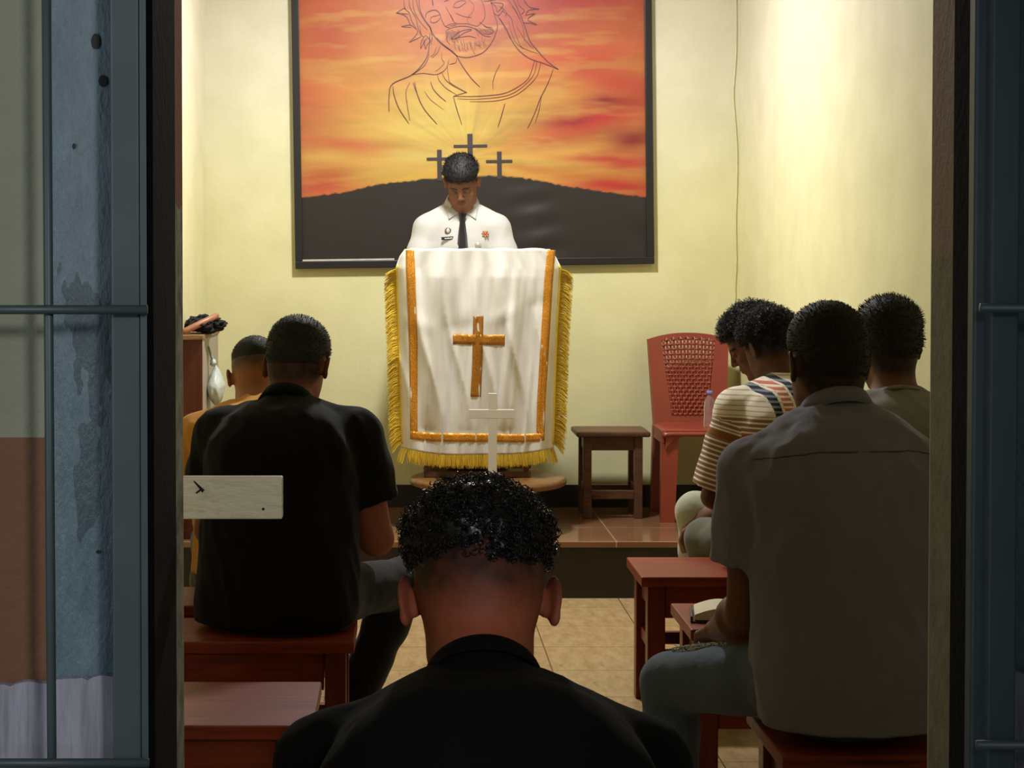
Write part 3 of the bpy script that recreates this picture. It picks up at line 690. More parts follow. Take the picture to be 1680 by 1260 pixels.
# drape surface defined by outline in pixels, front plane at Y front
cl = thing('lectern_cloth', 'white satin lectern cloth with gold cross, braid and yellow fringe', 'cloth', (LX, 7.96, LZ))
yl_ = [409, 420, 440, 480, 540, 600, 660, 700, 735, 747]
xl_ = [664, 656, 649, 650, 652, 654, 656, 657, 659, 660]
yr_ = [409, 420, 440, 480, 540, 600, 660, 700, 735, 747]
xr_ = [902, 911, 921, 919, 915, 913, 911, 910, 908, 907]
def cloth_pt(u, v, off=0.0):
    """u across 0..1, v down 0..1 from the top edge"""
    py = 409 + v * (734 - 409 + 14 * math.sin(math.pi * u) ** 1.0)
    x0 = np.interp(py, yl_, xl_); x1 = np.interp(py, yr_, xr_); px = x0 + (x1 - x0) * u
    py += 2 * math.sin(u * 9) * v
    # folds running down from the top edge, converging and spreading
    f = 0.0
    for c, w, a, sl in ((.10, .035, .010, .10), (.24, .05, .015, -.06), (.37, .04, .012, .06), (.50, .035, .010, -.02), (.61, .05, .015, .08), (.74, .045, .013, -.07), (.88, .035, .010, .05)):
        uc = c + sl * v; f += a * math.exp(-((u - uc) / w) ** 2) * math.sin(math.pi * min(1, .12 + v * 1.0)) ** .7
    f += .004 * math.sin(u * 40 + v * 3 + 2 * math.sin(v * 3)) * v
    f += .003 * math.exp(-((v - .33 - .06 * math.sin(u * 5)) / .04) ** 2) * math.sin(u * 12)
    f += .022 * (float(fbm(np.array([u * 11.0 + 2]), np.array([v * 1.8]), oct=3)[0]) - .5)
    side = abs(u - .5) * 2
    back_ = .085 * max(0, (side - .86) / .14) ** 1.6 * min(1, v * 5 + .25)
    f += .010 * (1 - abs(math.sin(u * 17 + 1.5 * math.sin(v * 4 + 1)))) ** 2 * math.sin(math.pi * min(1, v * .9 + .1)) + .006 * (1 - abs(math.sin(u * 29 + v * 3 + 2))) ** 3 * v
    y = 7.965 - f * 1.9 * min(1, v * 7 + .05) + back_
    p = at(px, py, F / y)
    n_ = Vector((0, -1, 0)); return p + n_ * off
nu, nv = 96, 110
bm = bmesh.new(); G = []
for k in range(9):   # top of the cloth lying over the book rest and hanging a little at the back
    r = []
    for i in range(nu + 1):
        u = i / nu; p = cloth_pt(u, 0); q = (8 - k) / 8.0
        side = abs(u - .5) * 2; y = p.y + .005 + q * .31
        z = p.z + .003 - (q * .31) * .40 - .02 * max(0, (side - .93) / .07) - (.05 if k == 0 else 0)
        r.append(bm.verts.new((p.x + .002 * math.sin(q * 7 + u * 20), y, z + .002 * math.sin(u * 30 + q * 6))))
    G.append(r)
for j in range(nv + 1): G.append([bm.verts.new(cloth_pt(i / nu, j / nv)) for i in range(nu + 1)])
fs = [bm.faces.new((G[j][i], G[j][i + 1], G[j + 1][i + 1], G[j + 1][i])) for j in range(len(G) - 1) for i in range(nu)]
for f in fs: f.smooth = True
me = bpy.data.meshes.new('satin_panel'); bm.to_mesh(me); bm.free()
MI = Matrix.Translation((-LX, -7.96, -LZ))
me.transform(MI); o = link('satin_panel', me, satin.m, cl)
md = o.modifiers.new('t', 'SOLIDIFY'); md.thickness = .0025; md.offset = 0
def on_cloth(name, fn, nu_, nv_, mat, off=.003):
    """mesh patch lying on the cloth; fn(a,b) -> (u,v)"""
    bm = bmesh.new(); Gd = []
    for j in range(nv_ + 1):
        r = []
        for i in range(nu_ + 1):
            u, v = fn(i / nu_, j / nv_); r.append(bm.verts.new(MI @ cloth_pt(u, v, off)))
        Gd.append(r)
    for j in range(nv_):
        for i in range(nu_): bm.faces.new((Gd[j][i], Gd[j][i + 1], Gd[j + 1][i + 1], Gd[j + 1][i]))
    o = obj(name, bm, mat, cl, True); md = o.modifiers.new('t', 'SOLIDIFY'); md.thickness = .0015; md.offset = 0; return o
def px2uv(px, py):
    v = (py - 409) / 334.0
    for _ in range(3):
        x0 = np.interp(py, yl_, xl_); x1 = np.interp(py, yr_, xr_); u = (px - x0) / (x1 - x0); v = (py - 409) / (325 + 14 * math.sin(math.pi * min(1, max(0, u))))
    return u, v
def quadband(pts_a, pts_b, nn, mat, name):
    """band between two pixel polylines"""
    def f(a, b):
        k = b * (len(pts_a) - 1); i = min(int(k), len(pts_a) - 2); t_ = k - i
        A = [pts_a[i][c] * (1 - t_) + pts_a[i + 1][c] * t_ for c in (0, 1)]; B = [pts_b[i][c] * (1 - t_) + pts_b[i + 1][c] * t_ for c in (0, 1)]
        return px2uv(A[0] * (1 - a) + B[0] * a, A[1] * (1 - a) + B[1] * a)
    return on_cloth(name, f, 3, nn, mat)
quadband([(666, 410), (666, 440), (671, 560), (673, 660), (673, 719)], [(679, 410), (681, 440), (685, 560), (685, 660), (685, 706)], 60, gold.m, 'gold_braid')
quadband([(898, 410), (893, 460), (887, 560), (881, 660), (880, 706)], [(911, 410), (907, 460), (901, 560), (895, 660), (893, 720)], 60, gold.m, 'gold_braid')
quadband([(673, 706), (720, 709), (783, 713), (840, 712), (893, 708)], [(673, 719), (720, 723), (783, 727), (840, 725), (893, 721)], 50, gold.m, 'gold_braid')
quadband([(776.5, 519), (776, 547), (774.5, 600), (772, 652)], [(793, 519), (792.5, 547), (791, 600), (789, 652)], 44, gold2.m, 'gold_cross')
quadband([(743, 547), (770, 549), (800, 550), (828, 549)], [(743, 564), (770, 566), (800, 567), (828, 567)], 30, gold2.m, 'gold_cross_arm')
# fringe: strands along sides and bottom
def fringe(name, base_fn, n_, dir_fn, length, wob):
    bm = bmesh.new()
    for i in range(n_):
        a = (i + random.uniform(-.3, .3)) / n_; a = min(1, max(0, a)); p = base_fn(a); d = dir_fn(a); L_ = length * random.uniform(.8, 1.12)
        side = Vector((0, random.uniform(-.004, .004), random.uniform(-wob, wob)))
        w_ = random.uniform(.0010, .0018); ofs = Vector((0, random.uniform(-.004, .003), 0))
        pts = [p + ofs, p + d * L_ * .5 + side * .4 + ofs, p + d * L_ + side + ofs]
        if abs(d.x) > .3: pts[2].z -= L_ * .25
        tube(bm, [MI @ q for q in pts], [w_, w_, w_ * .7], 3, False)
    o = obj(name, bm, fr_.m, cl, True)
    return o
fringe('side_fringe', lambda a: cloth_pt(0.0, .10 + .88 * a), 900, lambda a: Vector((-1, .12, -.34 - .5 * max(0, a - .9) * 8)).normalized(), 19 / SC, .009)
fringe('side_fringe', lambda a: cloth_pt(1.0, .10 + .88 * a), 900, lambda a: Vector((1, .12, -.34 - .5 * max(0, a - .9) * 8)).normalized(), 20 / SC, .009)
fringe('bottom_fringe', lambda a: cloth_pt(a, 1.0), 900, lambda a: Vector(((a - .5) * .25 + (-.3 if a < .04 else .3 if a > .96 else 0), -.02, -1)).normalized(), 20 / SC, .006)
# header tapes of the fringe
on_cloth('fringe_tape', lambda a, b: (.012 * a, .08 + .9 * b), 2, 60, fr_.m); on_cloth('fringe_tape', lambda a, b: (1 - .012 * a, .08 + .9 * b), 2, 60, fr_.m)

# white cross on the round table
p = at(808, 700, 386); g = thing('white_cross', 'plain white standing cross in front of the satin lectern cloth', 'cross', (p.x, F / 386, TZ))
wm = simple('white_gloss_paint', srgb(196, 189, 176), .45, var=.03)
zt, zb = at(0, 645, 386).z - TZ, at(0, 679, 386).z - TZ
boxo('upright', (-.0185, -.009, .02), (.0185, .009, zt), wm, g, .002)
boxo('crossbar', (at(770, 0, 386).x - p.x, -.0095, zb - .019), (at(845, 0, 386).x - p.x, .0095, zb + .019), wm, g, .002)
boxo('foot', (-.06, -.03, 0), (.06, .03, .02), wm, g, .002)

# ------------------------------------------------------------------ cabinet by the left wall with things on it
CXR = at(330, 0, F / 7.72).x; CZ = at(0, 549, F / 7.75).z
g = thing('narrow_cabinet', 'narrow brown cabinet with a worn top against the left wall', 'cabinet', (0, 0, 0))
wd_c = wood('cabinet_brown', srgb(70, 28, 16), srgb(92, 40, 22), .5, (14, 14, 1.2)); lt = simple('pale_laminate', srgb(160, 150, 132), .5); wt = wood('worn_board', srgb(120, 84, 56), srgb(160, 122, 84), .6, (4, 14, 14))
boxo('front_panel', (XL + .012, 7.72, ZP), (CXR, 7.738, CZ - .02), wd_c, g, .002)
boxo('side_panel', (CXR - .012, 7.738, ZP), (CXR, 8.38, CZ - .02), lt, g, .002)
boxo('back_panel', (XL + .012, 8.362, ZP), (CXR - .012, 8.38, CZ - .02), wd_c, g, .002)
boxo('shelf', (XL + .012, 7.738, ZP + .40), (CXR - .012, 8.362, ZP + .415), wd_c, g, .001)
boxo('cabinet_top', (XL + .008, 7.70, CZ - .02), (CXR + .006, 8.39, CZ), wt, g, .003)
# plastic bag hanging on the cabinet's side
q = at(345, 632, F / 7.95)
def lump(name, c, rad, amp, fr, seed, mat, parent=None, sub=5, sq=None):
    bm = bmesh.new(); bmesh.ops.create_icosphere(bm, subdivisions=sub, radius=1)
    A = np.array([v.co[:] for v in bm.verts]); 
    d = 1 + amp * (fbm(A[:, 0] * fr + seed, A[:, 1] * fr + seed * 2, A[:, 2] * fr) - .5) * 2
    for v, k in zip(bm.verts, d):
        x, y, z = v.co * float(k)
        if sq: x, y, z = sq(x, y, z)
        v.co = Vector((c[0] + x * rad[0], c[1] + y * rad[1], c[2] + z * rad[2]))
    return obj(name, bm, mat, parent, True)
t = NT('thin_white_plastic'); t.set(t.ramp(t.noise(9, 4), [(.3, srgb(176, 190, 178)), (.7, srgb(222, 228, 216))]), .35); t.b.inputs['Transmission Weight'].default_value = .15; t.bump(t.noise(18, 5), .8, .01)
bag = thing('plastic_bag', 'knotted white plastic bag hanging at the cabinet side', 'bag', (CXR + .035, 7.95, q.z))
lump('bag_body', (0, 0, 0), (.034, .07, .085), .16, 2.4, 3, t.m, bag, 4, lambda x, y, z: (x * (1.15 - .55 * max(0, z)), y * (1.1 - .7 * max(0, z)), z))
lump('knot', (-.012, 0, .098), (.014, .014, .016), .5, 2.4, 9, t.m, bag, 3)
bm = bmesh.new(); tube(bm, [(-.012, 0, .10), (-.024, 0, .14), (-.033, 0, .17)], [.008, .006, .004], 8); obj('handle', bm, t.m, bag, True)
# black cloth bundle and rod
t = NT('black_fabric_bundle'); t.set(srgb(18, 15, 18), .9); t.bump(t.noise(60, 4), .4, .004)
q = at(326, 530, F / 7.85)
lump('black_cloth', (max(q.x, XL + .09), 7.9, CZ + .040), (.075, .12, .036), .5, 3.0, 5, t.m); ob = bpy.data.objects['black_cloth']
tag(ob, 'crumpled black cloth lying on top of the narrow cabinet', 'cloth')
bm = bmesh.new(); a, b = at(300, 545, F / 7.74), at(358, 517, F / 7.84)
d = (b - a).normalized(); tube(bm, [a, a + (b - a) * .05, a + (b - a) * .5, b - d * .008, b], [.009, .0135, .0145, .0135, .007], 14)
tag(obj('wooden_rod', bm, simple('salmon_wood', srgb(158, 104, 76), .4), None, True), 'rounded reddish wooden rod stuck through the black cloth on the cabinet', 'rod')

# ------------------------------------------------------------------ open book
q = at(1183, 985, F / 4.90)
bk = thing('open_book', 'open book with dark cover lying on the bench behind the seated men', 'book', (at(1200, 985, F / 4.95).x, 4.95, .45), R(-8))
cov = simple('dark_leather', srgb(48, 26, 20), .45); pg = simple('book_pages', srgb(214, 206, 176), .8, var=.04)
for sx in (-1, 1):
    bm = bmesh.new(); n = 10; prev = None
    for i in range(n + 1):
        f = i / n; x = sx * (.002 + .098 * f); z = .034 * math.sin(math.pi * min(1, .25 + .6 * f)) ** .8 * (1 - .35 * f) + .002
        r = [bm.verts.new((x, y, zz)) for y, zz in ((-.075, .007), (-.075, z + .007), (.075, z + .007), (.075, .007))]
        if prev:
            for k in range(4): bm.faces.new((prev[k], prev[(k + 1) % 4], r[(k + 1) % 4], r[k]))
        else: bm.faces.new(r[::-1])
        prev = r
    bm.faces.new(prev); bmesh.ops.recalc_face_normals(bm, faces=bm.faces[:]); obj('pages', bm, pg, bk)
    bm = bmesh.new()
    box(bm, (min(0, sx * .108), -.083, 0.001), (max(0, sx * .108), .083, .005), .001); box(bm, (sx * .108 - .003, -.083, .001), (sx * .108 + .003, .083, .018), .001); obj('cover', bm, cov, bk)

# ================================================================== people
f32 = np.float32
def A3(*p): return np.array(p, dtype=f32)
def smin(a, b, k):
    h = np.clip(.5 + .5 * (b - a) / k, 0, 1); return b + (a - b) * h - k * h * (1 - h)
def smax(a, b, k): return -smin(-a, -b, k)
def rcone(P, a, b, r1, r2):
    a = np.asarray(a, f32); b = np.asarray(b, f32); ab = b - a; L2 = float(ab @ ab) + 1e-9
    t = np.clip(((P - a) @ ab) / L2, 0, 1)
    q = P - a - t[:, None] * ab
    return np.sqrt(np.einsum('ij,ij->i', q, q)) - (r1 + (r2 - r1) * t)
def sph(P, c, r): q = P - np.asarray(c, f32); return np.sqrt(np.einsum('ij,ij->i', q, q)) - r
def ell(P, c, r, Rm=None):
    q = P - np.asarray(c, f32)
    if Rm is not None: q = q @ Rm
    r = np.asarray(r, f32); k0 = np.sqrt((q * q / (r * r)).sum(1)) ; k1 = np.sqrt((q * q / (r ** 4)).sum(1)) + 1e-6
    return k0 * (k0 - 1) / k1
def escap(P, a, b, ra, rb, side):
    """tapered capsule with an elliptic section; ra, rb = (half width along side, half depth)"""
    a = np.asarray(a, f32); b = np.asarray(b, f32); ab = b - a; L = float(np.sqrt(ab @ ab)); w = ab / L
    u = np.asarray(side, f32); u = u - w * (u @ w); u = u / np.sqrt(u @ u); v = np.cross(w, u)
    q = P - a; t = np.clip((q @ w) / L, 0, 1); e = q @ w - t * L
    rx = ra[0] + (rb[0] - ra[0]) * t; ry = ra[1] + (rb[1] - ra[1]) * t; rm = np.minimum(rx, ry)
    k = np.sqrt(((q @ u) / rx) ** 2 + ((q @ v) / ry) ** 2 + (e / rm) ** 2)
    return (k - 1) * rm
def RX(a): c, s = math.cos(a), math.sin(a); return np.array([[1, 0, 0], [0, c, -s], [0, s, c]], f32)
def RY(a): c, s = math.cos(a), math.sin(a); return np.array([[c, 0, s], [0, 1, 0], [-s, 0, c]], f32)
def RZ(a): c, s = math.cos(a), math.sin(a); return np.array([[c, -s, 0], [s, c, 0], [0, 0, 1]], f32)

def sdf_mesh(fn, lo_, hi_, h, fine=()):
    """surface nets on a rectilinear grid; fine = list of (lo, hi, h2) boxes that tighten the spacing of each axis"""
    axes = []
    for k in range(3):
        x = lo_[k]; xs = [x]
        while x < hi_[k]:
            hh = h
            for f in fine:
                if f[0][k] - 1e-6 <= x <= f[1][k]: hh = min(hh, f[2])
            x += hh; xs.append(x)
        axes.append(np.array(xs, f32))
    X, Y, Z = axes; nx, ny, nz = len(X), len(Y), len(Z)
    Fv = np.full((nx, ny, nz), 1.0, f32)
    B = 7
    bx = [np.arange(0, n, B) for n in (nx, ny, nz)]
    cen, half = [], []
    for k, ax in enumerate((X, Y, Z)):
        s = bx[k]; e = np.minimum(s + B, len(ax) - 1); cen.append((ax[s] + ax[e]) / 2); half.append((ax[e] - ax[s]) / 2)
    C = np.stack(np.meshgrid(*cen, indexing='ij'), -1).reshape(-1, 3); Hh = np.sqrt(sum(g ** 2 for g in np.meshgrid(*half, indexing='ij'))).reshape(-1)
    d = fn(C.astype(f32)); nb = [len(b) for b in bx]
    keep = np.abs(d) < Hh * 1.45 + .012
    K = np.array(np.unravel_index(np.arange(len(d)), nb)).T
    for (i, j, k), kp, dv in zip(K, keep, d):
        if not kp and dv < 0: Fv[i * B:(i + 1) * B, j * B:(j + 1) * B, k * B:(k + 1) * B] = -1.0
    kk = K[keep]; loc = np.stack(np.meshgrid(np.arange(B), np.arange(B), np.arange(B), indexing='ij'), -1).reshape(-1, 3)
    for c0 in range(0, len(kk), 600):
        I = (kk[c0:c0 + 600, None, :] * B + loc[None]).reshape(-1, 3)
        I = I[(I[:, 0] < nx) & (I[:, 1] < ny) & (I[:, 2] < nz)]
        Fv[I[:, 0], I[:, 1], I[:, 2]] = fn(np.stack([X[I[:, 0]], Y[I[:, 1]], Z[I[:, 2]]], -1))
    for sl in ((0,), (-1,)): Fv[sl[0]] = np.abs(Fv[sl[0]]); Fv[:, sl[0]] = np.abs(Fv[:, sl[0]]); Fv[:, :, sl[0]] = np.abs(Fv[:, :, sl[0]])
    ins = Fv < 0
    corners = [(i, j, k) for i in (0, 1) for j in (0, 1) for k in (0, 1)]
    cnt = np.zeros((nx - 1, ny - 1, nz - 1), np.int8)
    for (i, j, k) in corners: cnt += ins[i:nx - 1 + i, j:ny - 1 + j, k:nz - 1 + k]
    act = np.argwhere((cnt > 0) & (cnt < 8)); vid = np.full(cnt.shape, -1, np.int32); vid[act[:, 0], act[:, 1], act[:, 2]] = np.arange(len(act))
    acc = np.zeros((len(act), 3), f32); num = np.zeros(len(act), f32)
    def val(c): a = act + np.array(c); return Fv[a[:, 0], a[:, 1], a[:, 2]], np.stack([X[a[:, 0]], Y[a[:, 1]], Z[a[:, 2]]], -1)
    cv = {c: val(c) for c in corners}
    for c in corners:
        for ax in range(3):
            if c[ax] == 0:
                c2 = list(c); c2[ax] = 1; fa, pa = cv[c]; fb, pb = cv[tuple(c2)]
                m = (fa < 0) != (fb < 0); t = fa / np.where(m, fa - fb, 1)
                t = np.clip(t, 0, 1); acc += (pa + t[:, None] * (pb - pa)) * m[:, None]; num += m
    V = acc / np.maximum(num, 1)[:, None]
    quads = []
    for ax in range(3):
        sl0 = [slice(None)] * 3; sl1 = [slice(None)] * 3; sl0[ax] = slice(0, -1); sl1[ax] = slice(1, None)
        a, b = ins[tuple(sl0)], ins[tuple(sl1)]
        e = np.argwhere(a != b); o1, o2 = [k for k in range(3) if k != ax]
        e = e[(e[:, o1] > 0) & (e[:, o2] > 0) & (e[:, o1] < (nx, ny, nz)[o1] - 1) & (e[:, o2] < (nx, ny, nz)[o2] - 1)]
        fl = a[e[:, 0], e[:, 1], e[:, 2]]
        def g(d1, d2): q = e.copy(); q[:, o1] -= d1; q[:, o2] -= d2; return vid[q[:, 0], q[:, 1], q[:, 2]]
        Q = np.stack([g(1, 1), g(0, 1), g(0, 0), g(1, 0)], -1)
        flip = ~fl if ax != 1 else fl
        Q[flip] = Q[flip][:, ::-1]; quads.append(Q)
    Q = np.concatenate(quads); Q = Q[(Q >= 0).all(1)]
    return V, Q
def np_mesh(name, V, Q, mat, parent, attrs=None):
    me = bpy.data.meshes.new(name); me.vertices.add(len(V)); me.vertices.foreach_set('co', V.astype(np.float32).ravel())
    me.loops.add(Q.size); me.loops.foreach_set('vertex_index', Q.astype(np.int32).ravel())
    me.polygons.add(len(Q)); me.polygons.foreach_set('loop_start', np.arange(0, Q.size, 4, dtype=np.int32)); me.polygons.foreach_set('loop_total', np.full(len(Q), 4, np.int32))
    me.update(calc_edges=True); me.validate()
    for k, v in (attrs or {}).items():
        ca = me.color_attributes.new(k, 'FLOAT_COLOR', 'POINT'); ca.data.foreach_set('color', np.concatenate([v, np.ones((len(v), 1))], 1).astype(np.float32).ravel())
    return link(name, me, mat, parent, True)

# ---- materials
def skin_mat(name):
    t = NT(name); a = t.n('ShaderNodeAttribute', attribute_name='tone'); n = t.noise(55, 4, .6)
    mul = t.n('ShaderNodeMix', data_type='RGBA', blend_type='MULTIPLY'); mul.inputs[0].default_value = 1
    t.link(a.outputs['Color'], mul.inputs[6]); t.link(t.ramp(n, [(.3, (.88, .85, .84, 1)), (.7, (1, 1, 1, 1))]), mul.inputs[7])
    t.set(mul.outputs[2], .58, 0, .3); t.b.inputs['Subsurface Weight'].default_value = .06; t.b.inputs['Subsurface Scale'].default_value = .01
    t.bump(t.noise(300, 3, .6), .12, .0015); return t.m
SKIN = skin_mat('skin')
def fabric(name, c, rough=.85, weave=700, var=.08, bump_=.25, noise_s=5, sheen=.15):
    t = NT(name); n = t.noise(noise_s, 4, .6); f = t.noise(weave, 2, .5, t.coord((1, 1, .25)))
    lo_ = tuple(x * (1 - var) for x in c[:3]) + (1,); hi_ = tuple(x * (1 + var) for x in c[:3]) + (1,)
    t.set(t.ramp(t.math('ADD', t.math('MULTIPLY', n, .6), t.math('MULTIPLY', f, .4)), [(.35, lo_), (.65, hi_)]), rough, 0, .2)
    t.b.inputs['Sheen Weight'].default_value = sheen
    t.bump(t.math('ADD', f, t.math('MULTIPLY', t.noise(22, 4, .6), 3.0)), bump_, .002); return t.m
def hair_mat(name, c, rough=.42):
    t = NT(name); n = t.noise(160, 3, .6); t.set(t.ramp(n, [(.3, tuple(x * .6 for x in c[:3]) + (1,)), (.7, c)]), rough, 0, .5); t.bump(n, .6, .002); return t.m
HAIR = hair_mat('black_hair', (.007, .005, .005, 1), .7)
HAIR_C = hair_mat('glossy_black_hair', (.014, .012, .012, 1), .28)
SHOE = simple('dark_shoe', srgb(30, 26, 26), .5)

# ---- head in its own frame: x right, y forwards, z up, origin between the ears
EAR = RZ(R(-28))
def head_parts(P, face=True, sc=(1, 1, 1)):
    d = ell(P, (0, -.014, .040), (.0745 * sc[0], .096, .084))
    d = smin(d, ell(P, (0, -.035, -.012), (.064 * sc[0], .068, .060)), .03)      # occiput down to the nape
    d = smin(d, ell(P, (0, .030, -.040), (.058 * sc[0], .056, .072)), .035)
    d = smin(d, rcone(P, (-.040, .012, -.072), (-.012, .062, -.100), .020, .016), .025)
    d = smin(d, rcone(P, (.040, .012, -.072), (.012, .062, -.100), .020, .016), .025)
    d = smin(d, ell(P, (0, .068, -.100), (.021, .017, .014)), .02)
    if face:
        for s in (-1, 1):
            d = smin(d, ell(P, (s * .040, .058, -.024), (.020, .020, .016)), .02)          # cheek
            d = smin(d, rcone(P, (s * .012, .080, .024), (s * .044, .070, .026), .008, .007), .014)   # brow
            d = smax(d, -ell(P, (s * .032, .098, .006), (.018, .020, .0105)), .014)         # socket
            d = smin(d, ell(P, (s * .0315, .0735, .004), (.0140, .0125, .0115)), .004)      # lidded eye
        d = smin(d, rcone(P, (0, .083, .014), (0, .100, -.020), .0075, .0105), .012)
        d = smin(d, ell(P, (0, .101, -.026), (.0105, .010, .0085)), .006)
        for s in (-1, 1): d = smin(d, ell(P, (s * .013, .092, -.029), (.0068, .009, .0065)), .005); d = smax(d, -sph(P, (s * .0068, .097, -.0365), .0035), .003)
        d = smin(d, ell(P, (0, .078, -.058), (.027, .014, .020)), .012)
        d = smin(d, ell(P, (0, .0885, -.0535), (.021, .0065, .0048)), .004)
        d = smin(d, ell(P, (0, .0875, -.0640), (.018, .0070, .0058)), .004)
        d = smax(d, -ell(P, (0, .096, -.0588), (.021, .0085, .0013)), .002)
    return d
def ears(P, sx=1.0, out=1.0):
    d = None
    for s in (-1, 1):
        q = P - A3(s * (.0775 * sx), -.006, -.004)
        q = q * A3(s, 1, 1); q = q @ RX(R(-10)) @ RZ(R(26) * out)    # rear edge stands away from the head
        e = ell(q, (.004, -.006, .002), (.0062, .0185, .0310))
        e = smax(e, -ell(q, (.0125, -.004, .004), (.0080, .0130, .0235)), .004)
        e = smin(e, ell(q, (.0055, -.0035, -.026), (.0052, .009, .0105)), .006)   # lobe
        e = smin(e, ell(q, (-.004, .004, -.002), (.007, .010, .020)), .006)       # root
        e = smin(e, rcone(q, (.007, .006, -.008), (.006, .010, .006), .003, .003), .004)
        d = e if d is None else np.minimum(d, e)
    return d
def scalp_f(P, hl=(.0, .40)):
    """positive inside the hair region of the head frame"""
    x, y, z = P[:, 0], P[:, 1], P[:, 2]
    face = .022 + .80 * (z - .005) - y + .0                     # behind the hairline
    face = np.where(z > .045, .112 - .35 * np.abs(x) - y - .0 * z + np.clip((z - .075), -.02, .02) * 1.4, face)
    nape = z - (hl[0] + hl[1] * y)
    around = np.sqrt((np.abs(x) - .078) ** 2 * .3 + (y + .004) ** 2 + (z + .004) ** 2) - .030   # clear of the ears
    around = np.where(np.abs(x) > .05, around, 1)
    return np.minimum(np.minimum(face, nape), around)

class Person: pass
def unit(v): v = np.asarray(v, f32); return v / np.sqrt(v @ v)

